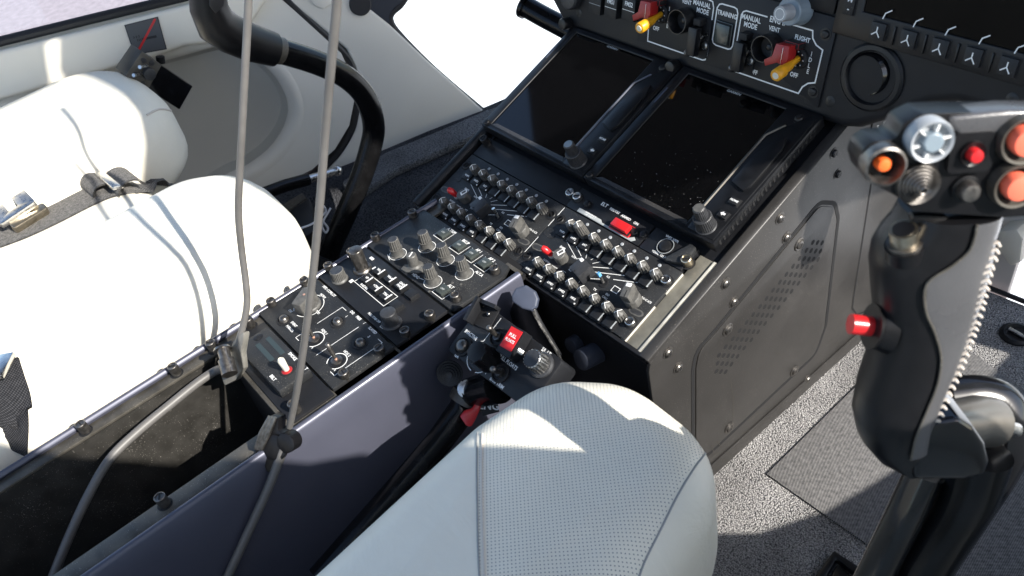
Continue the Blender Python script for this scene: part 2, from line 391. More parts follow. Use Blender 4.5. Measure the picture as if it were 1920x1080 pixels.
def roundpoly(poly, r, n=5):
    out = []; N = len(poly)
    for i in range(N):
        p = V(poly[i]); a = V(poly[i-1])-p; b = V(poly[(i+1) % N])-p
        rr = r[i] if isinstance(r, (list, tuple)) else r
        th = a.angle(b); d = min(rr/math.tan(th/2), a.length*.49, b.length*.49)
        p0 = p+a.normalized()*d; p1 = p+b.normalized()*d
        for k in range(n+1):
            t = k/n; out.append(tuple((1-t)**2*p0+2*t*(1-t)*p+t*t*p1))
    return out
def spline(pts, n=8):
    P = [V(p) for p in pts]; P = [P[0]*2-P[1]]+P+[P[-1]*2-P[-2]]; out = []
    for i in range(1, len(P)-2):
        for k in range(n):
            t = k/n; a, b, c, d = P[i-1:i+3]
            out.append(.5*((2*b)+(c-a)*t+(2*a-5*b+4*c-d)*t*t+(3*b-a-3*c+d)*t**3))
    out.append(P[-2]); return out
def basis(z, up=(0, 0, 1)):
    z = V(z).normalized(); x = V(up).cross(z)
    x = x.normalized() if x.length > 1e-4 else V((1, 0, 0)); return x, z.cross(x), z

# ------------------------------------------------------------------ setting: ground, floor, cabin walls
g = MB(); g.box(-60000, 60000, -60000, 60000, -1010, -1000)
mat('ground_pink', (.34, .285, .30), .9, nscale=30, namt=.16, bump=(60, .4))
mat('blown_out_white', (.86, .86, .84), .8, nscale=4, namt=.03)
struct('ground', g, 'ground_pink')
g = MB(); g.box(-9000, 9000, 900, 30000, -999, -996); struct('blown_out_ground', g, 'blown_out_white')  # white sheet stands in for overexposed ground seen through the front windows
bot_y = 380
fl = MB()
fl.prism([(308, -1600), (900, -1600), (900, 330), (640, 360), (470, 378), (407, 389), (378, 387), (330, 380), (308, 380)], FLOOR-14, FLOOR)
fo = struct('cabin_floor', fl, 'carpet')
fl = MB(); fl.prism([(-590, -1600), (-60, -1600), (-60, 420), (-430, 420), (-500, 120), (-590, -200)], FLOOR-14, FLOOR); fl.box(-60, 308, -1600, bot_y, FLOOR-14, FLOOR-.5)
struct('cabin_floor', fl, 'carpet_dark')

# unseen roof, bulkhead and right door, added to shape sun and reflections
rf = thing('roof_sun_mask', 'unseen dark cabin roof, added and notched to shape sun patches and screen reflections', 'roof', frame((0, 0, 950), (1, 0, 0), (0, 1, 0), (0, 0, 1)))
m = MB(); m.prism([(-800, -720), (600, -720), (600, 46), (495, 53), (495, 86), (600, 69), (600, 180), (560, 520), (-1050, 520), (-1050, 300), (-936, 205), (-842, 107), (-800, 60)], 0, 40); part('roof_mask_panel', m, 'ceiling_grey', rf, bev=6)  # outline cut for the sunlit sill strip and the blue screen reflection
m = MB(); m.box(-780, 860, -1640, -1600, FLOOR-40, 420); solo('rear_reflection_block', m, 'trim_grey', 'unseen pale bulkhead added behind the seats to block bright ground from display reflections', 'bulkhead')  # unseen, added to keep bright ground out of the display reflections
DR = frame((850, 0, 0), (0, 1, 0), (0, 0, 1), (1, 0, 0))
dr = thing('door_sun_mask', 'unseen right door panel added to mask the sun, its opening cut to the shadow edges', 'door', DR)
hole = [(430, 75), (240, 75), (200, 81), (140, 92), (89, 113), (56, 148), (22, 250), (-2, 345), (-27, 387), (-63, 394), (-88, 430), (-108, 456), (-150, 485), (-267, 628), (-330, 760), (-330, 1080), (-28, 1250), (105, 1290), (178, 1290), (174, 1215), (142, 1158), (137, 1100), (119, 1010), (95, 960), (50, 890), (60, 860), (78, 720), (70, 668), (93, 644), (114, 629), (131, 611), (150, 593), (188, 577), (190, 545), (240, 525), (270, 495), (268, 470), (258, 446), (262, 432), (300, 421), (354, 400), (430, 370)]  # opening traced back from sun and shadow edges inside the cockpit
floor_sun_hole = [(222, 640), (310, 626), (352, 690), (357, 760), (325, 800), (270, 740)]  # second opening added for the sunlit patch on the left floor
m = MB(); m.holed([(-1000, -300), (700, -300), (560, 1350), (-1000, 1350)], [hole, floor_sun_hole], 0, 22); part('door_mask_panel', m, 'trim_grey', dr)
m = MB(); m.tube([(x, y, 11) for x, y in hole+[hole[0]]], 5, 8); part('window_seal', m, 'seal_rubber', dr)  # rubber edge follows the added sun opening

# left cabin door and side frame
ld = thing('left_door', 'cream left cabin door with a large round recess and a black edged window', 'door', W)
door_px = [(-60, 110), (0, 84), (345, 3), (420, -20), (512, -15), (560, 27), (640, 100), (658, 140), (664, 190), (655, 235), (628, 280), (585, 318), (520, 350), (430, 420), (200, 560), (-120, 720), (-150, 300)]
rec_px = [(-130, 222), (0, 188), (200, 128), (345, 88), (420, 72), (480, 92), (525, 130), (550, 170), (558, 200), (556, 225), (543, 258), (515, 295), (470, 328), (420, 352), (330, 420), (180, 520), (-90, 640), (-120, 400)]
dp = l2(W, door_px); rp = [tuple(v[:2]) for v in spline([V((*p, 0)) for p in l2(W, rec_px)+[l2(W, rec_px)[0]]], 3)][:-1]
def inset(poly, d):
    P = [V((x, y, 0)) for x, y in poly]; c = sum(P, V())/len(P); n = len(P); out = []
    for i in range(n):
        t = (P[(i+1) % n]-P[i-1]).normalized(); nn = V((-t.y, t.x, 0))
        if nn.dot(c-P[i]) < 0: nn = -nn
        out.append(tuple((P[i]+nn*d)[:2]))
    return out
m = MB(); m.holed(dp, [inset(rp, -9)], -28, 0); part('door_skin', m, 'trim_grey', ld)
m = MB()
m.rings([[(x, y, z) for x, y in inset(rp, d)] for d, z in ((-9.5, .4), (-4, 1.6), (2, 1.2), (8, -2), (12, -8), (14, -15))], 0, False, False)
part('pocket_rim', m, 'trim_grey', ld, ang=70)
m = MB()
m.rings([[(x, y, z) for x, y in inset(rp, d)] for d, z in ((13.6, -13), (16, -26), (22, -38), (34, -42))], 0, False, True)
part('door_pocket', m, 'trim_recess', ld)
sill = [(-80, 112), (0, 92), (200, 44), (345, 8), (372, 2), (410, -12), (470, -30), (520, -40), (470, 40), (420, 68), (388, 78), (345, 83), (300, 100), (150, 142), (0, 184), (-80, 206)]
m = MB(); m.prism(l2(W, sill), 0.2, 22); part('window_sill', m, 'trim_cream', ld, bev=7, seg=3)
m = MB(); m.tube([loc(W, x, y, 8) for x, y in ((-120, 108), (0, 78), (170, 36), (345, -6), (420, -30), (470, -60))], 7, 10); part('window_seal', m, 'seal_rubber', ld)
m = MB(); m.prism(l2(W, [(-160, 110), (0, 76), (345, -8), (520, -75), (300, -420), (-700, -260)]), -4, -1); part('window_pane', m, 'window_glass', ld)
m = MB(); m.tube([loc(W, x, y, -12) for x, y in spline([V((*p, 0)) for p in ((505, -40), (560, 20), (643, 98), (663, 135), (669, 190), (659, 242), (630, 290), (585, 330), (520, 370))], 5) for x, y in [(x[0], x[1])]] if False else [loc(W, p[0], p[1], -12) for p in spline([V((*p, 0)) for p in ((505, -40), (560, 20), (643, 98), (663, 135), (669, 190), (659, 242), (630, 290), (585, 330), (520, 370))], 5)], 7, 10)
part('door_seal', m, 'seal_rubber', ld)

fr = thing('side_frame', 'pale grey fuselage frame between the left door and the chin window', 'fuselage frame', W)
fpx = [(470, -60), (535, -2), (600, 50), (650, 92), (668, 130), (676, 190), (666, 245), (640, 290), (600, 335), (640, 330), (720, 288), (913, 212), (860, 165), (800, 112), (738, 52), (690, 14), (700, -60)]
m = MB(); m.prism(l2(W, fpx, -6), -40, -6); part('frame_skin', m, 'trim_grey', fr, bev=4, seg=3)
m = MB(); m.prism(l2(W, [(440, -60), (600, -60), (700, 100), (700, 300), (560, 380), (500, 200)], -45), -52, -45); part('frame_backing', m, 'seal_rubber', fr)
c = loc(W, 675, 8, -6); m = MB(); m.lathe([(17, -6), (17, -3.5), (15.5, -2)], 28, 0, (c.x, c.y)); part('blanking_plug', m, 'seal_rubber', fr)
c = l2(W, [(572, -14), (612, -22), (622, 6), (606, 17), (590, 10)], -6); m = MB(); m.prism(roundpoly([(*p, 0) for p in c], 6) and [(p[0], p[1]) for p in roundpoly([(*p, 0) for p in c], 6)], -7, -3.5); part('cover_patch', m, 'trim_grey', fr, bev=1)
m = MB(); m.prism(l2(W, [(684, 10), (690, -60), (800, -60), (757, 0), (738, 14), (729, 30), (734, 48)], -12), -40, -8); part('window_post', m, 'navy_post', fr)
m = MB(); m.tube([loc(W, p[0], p[1], -14) for p in spline([V((*p, 0)) for p in ((790, -60), (755, 2), (735, 22), (731, 38), (745, 62), (800, 119), (860, 172), (920, 222))], 5)], 6.5, 10)
part('window_seal', m, 'seal_rubber', fr)
m = MB(); m.prism(l2(W, [(735, 40), (731, 28), (760, -10), (840, -120), (1120, -160), (1180, 120), (960, 250), (915, 214)], -18), -20, -18); part('chin_window_pane', m, 'window_glass', fr)
m = MB(); m.prism([tuple(onz(x, y, FLOOR+14)[:2]) for x, y in [(640, 340), (722, 285), (820, 245), (912, 205), (960, 190), (985, 212), (893, 250), (740, 318), (660, 372)]], FLOOR, FLOOR+14)
solo('carpet_edging', m, 'carpet_edge', 'grey carpet edging strip along the foot of the pale side frame', 'carpet strip', bev=4, seg=2)

# ------------------------------------------------------------------ small fasteners shared by many things
def screw_mesh(r=4.4, h=7., m0='dark_metal'):
    m = MB(); m.lathe([(r+1.6, 0), (r+1.6, .25), (r+.1, .3)], 20, 1)
    m.lathe([(r, .2), (r, h-.7), (r-.5, h-.15), (r-.9, h), (r-1.1, h), (r-1.25, h-.9)], 20, 0)
    m.box(-.62*r, .62*r, -.55, .55, h-1.2, h-.35, 1).tf(Matrix.Rotation(rad(random.uniform(10, 80)), 4, 'Z'))
    return m.mesh('screw', [m0, 'black_hole'])
SCREWS = [screw_mesh() for _ in range(4)]; SCREWS_T = [screw_mesh(4.6, 11.) for _ in range(3)]
SCREWS_B = [screw_mesh(4.4, 1.2, 'black_plastic') for _ in range(3)]; SCREWS_G = [screw_mesh(4.4, 5, 'bare_metal') for _ in range(3)]
def pan_head(r=4., h=3.2, m0='dark_metal'):
    m = MB(); m.lathe([(r*1.45, 0), (r*1.45, .5), (r, .55), (r, h*.6), (r*.8, h*.9), (r*.45, h)], 18, 0)
    m.box(-.5*r, .5*r, -.12*r, .12*r, h-.35, h+.02, 1); m.box(-.12*r, .12*r, -.5*r, .5*r, h-.35, h+.03, 1)
    return m.mesh('screw', [m0, 'black_hole'])
PAN = pan_head(); PAN_B = pan_head(3.6, 3, 'black_plastic')
m = MB(); m.lathe([(4.6, -.1), (4.6, .15), (4.1, .35)], 20, 0); m.box(-2, 2, -.45, .45, .1, .42, 1); m.box(-.45, .45, -2, 2, .1, .43, 1)
FLAT = m.mesh('screw', ['black_plastic', 'black_hole'])
def screws(lst, root, ms, z=0, name='screw'):
    for i, (x, y) in enumerate(lst): part(name, ms[i % len(ms)] if isinstance(ms, list) else ms, None, root, (x, y, z), (0, 0, random.uniform(0, 3)))

# ------------------------------------------------------------------ lower console
con = thing('centre_console', 'long low console between the seats with an open bay behind its panels', 'console', offs(P2, 77, -300))
def cx(poly): return [(x-77, y+300) for x, y in poly]
def wallx(profile, y0, y1, mi=0):            # x/z profile swept along y
    n = len(profile); m = MB()
    a = [(x-77, y0+300, z) for x, z in profile]; b = [(x-77, y1+300, z) for x, z in profile]
    return m.rings([a, b], mi)
part('right_side_panel', wallx([(151, -2), (152, .6), (154, 1.8), (156, 1.6), (157.6, .4), (158.4, -2), (160, -20), (163, -250), (160, -250), (156, -10), (153.5, -2)], -1000, -84), 'console_blue', con, ang=60)
part('left_side_panel', wallx([(1.5, -2), (.5, .6), (-1.5, 1.6), (-3.5, .4), (-4.4, -2), (-6, -30), (-9, -250), (-6, -250), (-2, -10), (-.5, -2)], -1000, -66), 'console_blue', con, ang=60)
m = MB(); m.box(-75.6, -63, -700, 235, -7, -4); part('rail', m, 'rail_paint', con, bev=.6)
m = MB(); m.box(53.5, 75.5, -700, 222, -7, -4); part('rail', m, 'rail_paint', con, bev=.6)
m = MB()
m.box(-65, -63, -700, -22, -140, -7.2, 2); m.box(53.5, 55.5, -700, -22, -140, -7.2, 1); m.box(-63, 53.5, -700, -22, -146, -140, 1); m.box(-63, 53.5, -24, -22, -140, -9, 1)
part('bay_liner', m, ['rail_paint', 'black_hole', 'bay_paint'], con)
m = MB(); m.box(-75, 75, -22, 234, -14, -9); part('module_bed', m, 'black_hole', con)
m = MB(); m.box(-69, 69, -26, -19.5, -8, -3.2); part('bay_lip', m, 'rail_paint', con, bev=.7)
screws([(-70, y+300) for y in (-455, -368, -330)]+[(59.5, y+300) for y in (-433,)], con, SCREWS_T, -4)
screws([(-70, 9)], con, SCREWS_T, -4)

KN = {}
def knob_auto():                             # ribbed autopilot knob on a smooth skirt
    m = MB(); m.lathe([(7.8, 0), (7.8, .5), (6.3, 1.2), (6.0, 7.0), (6.6, 7.8), (6.6, 8.6)], 24, 0)
    m.knurl(5.7, 5.2, 8.6, 19.5, 15, .7, 0, 1); return m.mesh('knob', ['knob_grey', 'knob_dark'], ang=25)
KN['auto'] = knob_auto()
def knob_plain(r, h, teeth=0, m0='knob_dark', m1='knob_dark', skirt=0):
    m = MB()
    if skirt: m.lathe([(skirt, 0), (skirt, 1), (skirt-1, 2.4)], 24, 0)
    if teeth: m.knurl(r, r*.95, 1, h, teeth, .45, 0, 1)
    else: m.lathe([(r, 0), (r, h-1), (r-.4, h-.3), (r-1.2, h)], 26, 0)
    return m.mesh('knob', [m0, m1], ang=25)
def bat(h=20, r=2.1, tilt_=12, mt='bare_metal', tip=None, dirn=200):      # bat-handle toggle with its round bushing
    m = MB(); m.lathe([(7.2, 0), (7.2, .6), (5.6, .9)], 22, 1); m.lathe([(5.2, .6), (5.2, 2), (3.6, 2.4)], 18, 2)
    d = V((math.sin(rad(tilt_))*math.cos(rad(dirn)), math.sin(rad(tilt_))*math.sin(rad(dirn)), math.cos(rad(tilt_))))
    m.tube([d*1.6, d*4], [1.3, 1.5], 12, 3); m.tube([d*4, d*h*.7, d*(h-1.2), d*h], [r*.75, r, r*1.05, r*.5], 14, 0)
    return m.mesh('toggle', [mt, 'panel_face', 'dark_metal', 'copper'], ang=50)
def push_round(r=4.3, h=4.5, mt='dark_metal'):
    m = MB(); m.lathe([(r+3, 0), (r+3, .5), (r+1.6, .8), (r+1.4, .2)], 24, 1); m.lathe([(r+.6, .1), (r, h*.5), (r*.8, h*.85), (r*.45, h), ], 20, 0)
    return m.mesh('push_button', [mt, 'black_hole'], ang=50)
def key(w_, d_, h_, mats, slope=0):
    m = MB(); m.box(-w_/2-1, w_/2+1, -d_/2-1, d_/2+1, 0, .35, 1); m.prism([(-w_/2, -d_/2), (w_/2, -d_/2), (w_/2, d_/2), (-w_/2, d_/2)], .3, h_, 0)
    return m.mesh('push_button', mats, bev=.4)

# --- autopilot panel
O = (70, -118); B = lambda l: [(x-O[0], y-O[1]) for x, y in l]
ap = thing('autopilot_panel', 'autopilot panel with five ribbed knobs and boxed square buttons', 'control panel', offs(P2, *O), 'control panels on the low console')
m = MB(); m.prism(B([(-4, -154.5), (9, -154.5), (141, -154.5), (146, -150), (147, -95), (140, -83), (60, -83), (-1, -83), (-5, -90)]), -8, 0)
fp = (m, 'panel_black', ap, 1.2)
m = MB(); m.prism(B([(-4.5, -155), (149, -155), (150, -82), (-4.5, -82)]), -8.5, -4); part('mounting_flange', m, 'rail_paint', ap, bev=.5)
l = MB()
for x, y in ((52, -94), (80, -95.5), (100, -95.5), (120, -95.5), (118.5, -143.5)):
    for p in ([(-8, 6.5), (-8, -8), (8, -8), (8, 6.5)],): l.line([(x+a-O[0], y+b-O[1]) for a, b in p], .55, .2)
for t, x, y in (('A.TRIM', 54, -86.5), ('BKUP', 79, -88), ('AP 1', 100, -88), ('AP 2', 120, -88), ('ALT', 119, -136)): l.text(t, x-O[0], y-O[1], 4.6, .2, sx=.9)
for x, y, t in ((39, -142, ''), (54, -117, 'CRS'), (85, -117, 'AS'), (115, -117, 'ALT.A'), (100, -143, '')):
    l.arc((x-O[0], y-O[1]), 8.6, .6, .2)
    if t: l.text(t, x+11-O[0], y+9-O[1], 4.4, .2, sx=.9)
l.text('HDG', 80-O[0], -149-O[1], 4.4, .2); l.line(B([(85, -148.5), (91, -147)]), .6, .2); l.line(B([(31, -149), (40, -152.5)]), .5, .2); l.line(B([(47, -135), (50, -134)]), .5, .2)
plate('face_plate', l, *fp)
for x, y, r in ((39, -142, 0), (54, -117, .3), (85, -117, .8), (115, -117, 1.2), (100, -143, 1.7)): part('knob', KN['auto'], None, ap, (x-O[0], y-O[1], 0), (0, 0, r))
LEG = {}
def legend(t, sz, z, t2=None, bar=0, mt='white_print'):
    l = MB(); l.text(t, 0, 1.4 if t2 else 0, sz, z)
    if t2: l.text(t2, 0, -2, sz, z)
    if bar: l.add([(bar, -4.2, z), (bar+1.6, -4.2, z), (bar+1.6, 4.2, z), (bar, 4.2, z)], [[0, 1, 2, 3]])
    LEG[t] = l.mesh('legend', mt, fixn=False)
legend('OFF', 2.8, 3.55, mt='grey_print')
mat('mode_key', (.040, .048, .045), .4, nscale=150, namt=.2, dust=.15)
KEYG = key(10.5, 10.5, 3.4, ['mode_key', 'black_hole'])
for x, y in ((52, -95), (80, -96.5), (100, -96.5), (120, -96.5), (118.5, -144.5)): 
    k = part('push_button', KEYG, None, ap, (x-O[0], y-O[1], 0)); part('legend', LEG['OFF'], None, k)
m = MB(); m.lathe([(8.5, 0), (8.5, 1), (6.5, 2.5), (5.2, 4), (5, 15), (4.2, 16)], 22, 0); m.box(-.5, .5, -3.4, 3.4, 16, 16.3, 1)
lv = part('selector_lever', m, ['knob_grey', 'white_print'], ap, (69-O[0], -142-O[1], 0), (0, 0, .5))
m = MB(); m.prism([(-13, -4), (-6, -6.5), (7, -5), (13, -1), (12, 4), (2, 5), (-12, 3)], 0, 2.2); part('lever_cam', m, 'knob_grey', lv, (1, -3, 0), bev=.8)
screws([(136.5-O[0], -97-O[1]), (136.5-O[0], -143-O[1]), (-O[0]+1, -143-O[1]), (-O[0]+1, -97-O[1])], ap, SCREWS, -.2)
m = MB(); m.lathe([(1.4, 0), (1.4, .4), (.9, .6)], 10); RIV = m.mesh('rivet', 'knob_grey')
for x, y in ((44, -129), (62, -102), (124, -128), (116, -132), (108, -153)): part('rivet', RIV, None, ap, (x-O[0], y-O[1], 0))

# --- radar / display panel
O = (70, -185)
rp_ = thing('radar_panel', 'radar panel with two rows of legend keys and a tall smooth knob', 'control panel', offs(P2, *O), 'control panels on the low console')
m = MB(); m.box(-74, 71, -27.5, 28.5, -8, -.6); fp = (m, 'panel_face', rp_, .9)
m = MB(); m.box(-74.5, 79, -28, 29, -8.5, -4); part('mounting_flange', m, 'rail_paint', rp_, bev=.5)
l = MB(); l.line(B([(38, -177), (38, -192.5), (90, -192.5), (90, -176.5), ]), .6, 0, closed=True)
for t, x, y in (('RADAR', 52, -190),): l.text(t, x-O[0], y-O[1], 3.6, 0)
l.text('TILT', 105-O[0], -196-O[1], 3.6, 0); l.text('PULL STAB OFF', 96-O[0], -207-O[1], 3.2, 0, sx=.9); l.text('ON', 112-O[0], -209-O[1], 3.2, 0); l.text('OFF', 14-O[0], -172-O[1], 3.2, 0)
l.box(36-O[0], 39-O[0], -171-O[1], -167-O[1], -.5, .0); l.box(33-O[0], 36.5-O[0], -196-O[1], -192-O[1], -.5, .0); l.box(20-O[0], 25-O[0], -164-O[1], -161-O[1], -.5, .0)
plate('face_plate', l, *fp)
KEYL = key(11.5, 9.5, 4.2, ['legend_key', 'black_hole'])
for t, x, y in (('Wx', 48, -169), ('WxA', 66, -168), ('GND', 83, -167), ('', 100, -167), ('VP', 48, -183), ('<TRK', 66, -184), ('TRK>', 83, -184), ('', 101, -185)):
    k = part('push_button', KEYL, None, rp_, (x-O[0], y-O[1], -.6))
    if t: legend(t, 3.6, 4.4, 'MAP' if t == 'GND' else None, 3.6); part('legend', LEG[t], None, k)
part('knob', knob_plain(6.6, 25, 0, 'dark_metal', 'knob_dark', 9.2), None, rp_, (28-O[0], -177-O[1], -.6))
part('knob', knob_plain(7.2, 12, 26, 'knob_grey', 'dark_metal', 8.2), None, rp_, (23-O[0], -200-O[1], -.6))
part('knob', knob_plain(7.2, 15, 0, 'knob_dark', 'knob_dark', 9.6), None, rp_, (115-O[0], -200-O[1], -.6))
screws([(136.5-O[0], -172-O[1]), (136.5-O[0], -199-O[1])], rp_, SCREWS_T, -5); screws([(1-O[0], -172-O[1]), (1-O[0], -199-O[1])], rp_, SCREWS, -.6)

# --- heading reconfiguration panel
O = (70, -244)
hd = thing('heading_panel', 'dusty black heading panel with a big rotary selector and two bat toggles', 'control panel', offs(P2, *O), 'control panels on the low console')
m = MB(); m.box(-74, 71, -34.5, 29, -8, 0); fp = (m, 'panel_black', hd, .9)
m = MB(); m.box(-74.5, 79, -35, 29.5, -8.5, -4); part('mounting_flange', m, 'rail_paint', hd, bev=.5)
l = MB()
l.line(B([(67, -219.5), (60, -219.5), (60, -247)]), .55, .2); l.line(B([(60, -262), (60, -270), (66, -270)]), .55, .2)
l.line(B([(95, -223), (95, -268)]), .55, .2); l.line(B([(122, -219.5), (129, -219.5), (129, -269.5), (122, -269.5)]), .55, .2)
l.arc((32-O[0], -240-O[1]), 14.5, .7, .2, -80, 80); l.arc((32-O[0], -240-O[1]), 14.5, .7, .2, 100, 250)
for x in (76, 116): l.arc((x-O[0], -259-O[1]), 9, .8, .2, -60, 240)
for t, x, y, s in (('MFD COPILOT', 30, -216.5, 3.9), ('NORM', 31, -224, 3.4), ('OFF', 24, -256, 3.4), ('PMD', 47, -239, 3.4), ('EVENT', 43, -262.5, 3.6), ('MARKER', 45, -268, 3.6), ('HDG 1', 75, -248, 3.6), ('HDG 2', 115, -248, 3.6),
                   ('DG:', 74, -217, 3.9), ('FREE', 85, -217, 3.9), ('/', 95, -217, 3.9), ('SLAVED', 109, -217, 3.9), ('1', 74, -223.5, 3.6), ('2', 113, -223.5, 3.6), ('R', 84, -266, 2.6), ('R', 124, -266, 2.6)):
    l.text(t, x-O[0], y-O[1], s, .2, sx=.9)
plate('face_plate', l, *fp)
m = MB(); m.lathe([(11.5, 0), (11.5, 2.5), (10.6, 3.5)], 26, 0); m.prism(roundpoly([(-14, -4.5, 0), (10, -6.5, 0), (12, 0, 0), (10, 6.5, 0), (-14, 4.5, 0)], 2) and [(p[0], p[1]) for p in roundpoly([(-14, -5, 0), (8, -7, 0), (12, 0, 0), (8, 7, 0), (-14, 5, 0)], 2)], 3, 15, 0); m.lathe([(1.5, 15), (1.5, 15.3)], 10, 1)
part('rotary_selector', m, ['knob_grey', 'copper'], hd, (33-O[0], -240-O[1], 0), (0, 0, rad(115)), bev=.5)
PB = push_round()
for x, y in ((30, -266), (74, -233), (114, -233)): part('push_button', PB, None, hd, (x-O[0], y-O[1], 0))
TG = bat(21, 2.1, 10, 'dark_metal', None, 190)
for x in (76, 116): part('toggle', TG, None, hd, (x-O[0], -259-O[1], 0))
screws([(136.5-O[0], -226.5-O[1]), (136.5-O[0], -263.5-O[1])], hd, SCREWS_T, -5); screws([(1-O[0], -226.5-O[1]), (1-O[0], -263.5-O[1])], hd, SCREWS, -.4)

# --- smoke / belt panel
O = (74, -300)
sm = thing('belt_panel', 'small raised belt panel with a single cream toggle beside the open bay', 'control panel', offs(P2, *O), 'control panels on the low console')
m = MB(); m.box(-60, 71, -22, 20, -8, -1.5); part('base_plate', m, 'panel_face', sm, bev=.6)
m = MB(); m.prism(B([(34, -283), (114, -282), (115, -314), (56, -315.5), (40, -311), (34, -304)]), -1.6, 8); fp = (m, 'panel_black', sm, 1.6)
m = MB(); m.box(48-O[0], 78-O[0], -302.5-O[1], -298-O[1], 8, 8.15, 0); m.box(48-O[0], 78-O[0], -292-O[1], -287.5-O[1], 8, 8.15, 0); part('slot_windows', m, 'key_green', sm)
l = MB()
for t, x, y, s in (('BELT', 97, -310, 4.2), ('SMOKE', 88, -285.5, 4.2), ('T', 111, -284.5, 4.2)): l.text(t, x-O[0], y-O[1], s, 8.2, sx=.95)
plate('housing', l, *fp)
m = MB(); m.lathe([(7, 8), (7, 8.2), (5, 8.3)], 20, 2); m.lathe([(5, 8.2), (4, 9), (3, 9.4)], 16, 1)
m.tube([(0, 0, 8.5), (.5, -.4, 14), (1.8, -1, 23), (2.2, -1.2, 25)], [2.6, 2.9, 3.2, 1.6], 14, 0)
part('toggle', m, ['cream_plastic', 'red_dark', 'black_hole'], sm, (99-O[0], -297-O[1], 0), ang=50)
screws([(136.5-O[0], -312-O[1])], sm, SCREWS_T, -1.5); screws([(40-O[0], -295.5-O[1])], sm, FLAT, 8)

# ------------------------------------------------------------------ pedestal below the main panel
pd = thing('pedestal', 'dark grey sloping avionics pedestal with a perforated side plate and many screws', 'pedestal', P1)
def sidep(px): return [tuple(loc(SIDE, x, y, 0)[:2]) for x, y in px]
e1 = V((0, math.cos(rad(18.632)), math.sin(rad(18.632))))
def p1w(u, v, h=0): return P1 @ V((u, v, h))
toP1 = P1.inverted()
def S1(pts, z0, z1, m, mi=0):                # a side-plane prism (world y, z) written in the pedestal's own frame
    t = MB(); t.prism(pts, z0, z1); return m.join(t.tf(toP1 @ SIDE), None, mi)
bot = p1w(0, -18.5, -2); top_ = p1w(0, 262, -2)
prof = [(bot.y+2, FLOOR), (bot.y, bot.z-14), (bot.y+3, bot.z-5), (bot.y+10, bot.z+1)]+[(top_.y, top_.z), (top_.y+150, top_.z-60), (380, FLOOR)]
m = S1(prof, -4, 0, MB()); part('side_panel', m, 'pedestal_paint', pd, bev=1.2)
m = S1([(y, z-1) for y, z in prof], -325, -322, MB()); part('side_panel', m, 'panel_face', pd)
m = MB(); m.box(-16, 315, -19, -15, -14, -1.5, 0); fw = MB(); fw.box(-11, 303, bot.y+6, bot.y+9, FLOOR, bot.z-2); m.join(fw.tf(toP1)); part('front_panel', m, 'panel_face', pd, bev=1)
m = MB(); m.box(-14, 313, -16, 255, -12, -6.5); part('bed', m, 'panel_face', pd)
# frame bars round the panels
m = MB(); m.rings([[(-21, v, -8), (-21, v, 2), (-18.5, v, 5), (-14, v, 5), (-10.5, v, 2), (-10.5, v, -8)] for v in (-18, 250)]); part('frame_bar', m, 'panel_face', pd, bev=1.2)
m = MB(); m.rings([[(309.5, v, -8), (309.5, v, -2), (310.5, v, -1.2), (316, v, -1.2), (319.2, v, -2.6), (319.7, v, -5), (319.7, v, -8)] for v in (-18.5, 92)]+[[(309.5, v, -8), (309.5, v, -2), (310.5, v, -1.2), (316, v, -1.2), (319.2, v, -2.6), (319.7, v, -5), (319.7, v, -8)] for v in (93, 252)]); part('frame_bar', m, 'pedestal_paint', pd, bev=.8)
m = MB(); m.box(290.8, 306, -17.5, 84, -8, -3.4, 0); m.box(306, 309.3, -17.8, 84, -8, -1.6, 1); part('mounting_rail', m, ['rail_gold', 'edge_pale'], pd, bev=.5)
m = MB(); m.box(285.5, 291, -15, 24, -8, -1.5, 0); m.box(285.5, 291, 38, 61, -8, -1.5, 0); part('rail_edge', m, 'edge_pale', pd, bev=.5)
# perforated access plate and the second plate on the right side
def SP(px, n=4, r=10): return [(p[0], p[1]) for p in roundpoly([(*q, 0) for q in sidep(px)], r, n)]
pl = SP([(1535, 385), (1562, 386), (1568, 412), (1545, 612), (1527, 663), (1327, 850), (1303, 855), (1303, 690), (1309, 658), (1340, 624)], 5, 14)
m = MB(); t = MB(); t.holed(inset(pl, -5), [inset(pl, -.8)], 0, .35); m.join(t.tf(toP1 @ SIDE)); m2 = S1(inset(pl, .6), .02, 1.1, MB())
part('plate_surround', m, 'black_hole', pd)
acc = part('access_plate', m2, 'pedestal_paint', pd, bev=.7)
rows = [(590, 165, 3), (563, 199, 4), (534, 233, 5), (506, 266, 5), (478, 300, 5), (451, 333, 5), (422, 367, 5), (394, 402, 5), (367, 436, 5), (338, 470, 5), (310, 503, 5), (281, 538, 5), (252, 572, 5), (222, 606, 5), (194, 641, 5), (188, 675, 4), (183, 709, 3)]
m = MB()
for x, y, n in rows:
    for k in range(n):
        c = loc(SIDE, 1260+(x+19.6*k)/2.25, 380+(y+1.2*k)/2.25); t = MB(); t.disc((c.x, c.y), 2.7, 1.2, 0, 12); t.arc((c.x, c.y), 2.9, .2, 1.22, 200, 330, 8, 1); m.join(t.tf(toP1 @ SIDE))  # flat black discs stand for holes, arcs paint a lit lower rim
part('vent_holes', m, ['black_hole', 'dark_metal'], acc)['kind'] = 'stuff'
m = MB(); m.lathe([(6.6, 0), (6.6, .6), (5.8, 1), (4.6, .8), (4.4, .9), (4.2, 2), (3.4, 2.5), (2, 2.6)], 22, 0); m.box(-1.6, 1.6, -.4, .4, 2.3, 2.64, 1); m.box(-.4, .4, -1.6, 1.6, 2.3, 2.65, 1)
DZ = m.mesh('fastener', ['dark_metal', 'black_hole'])
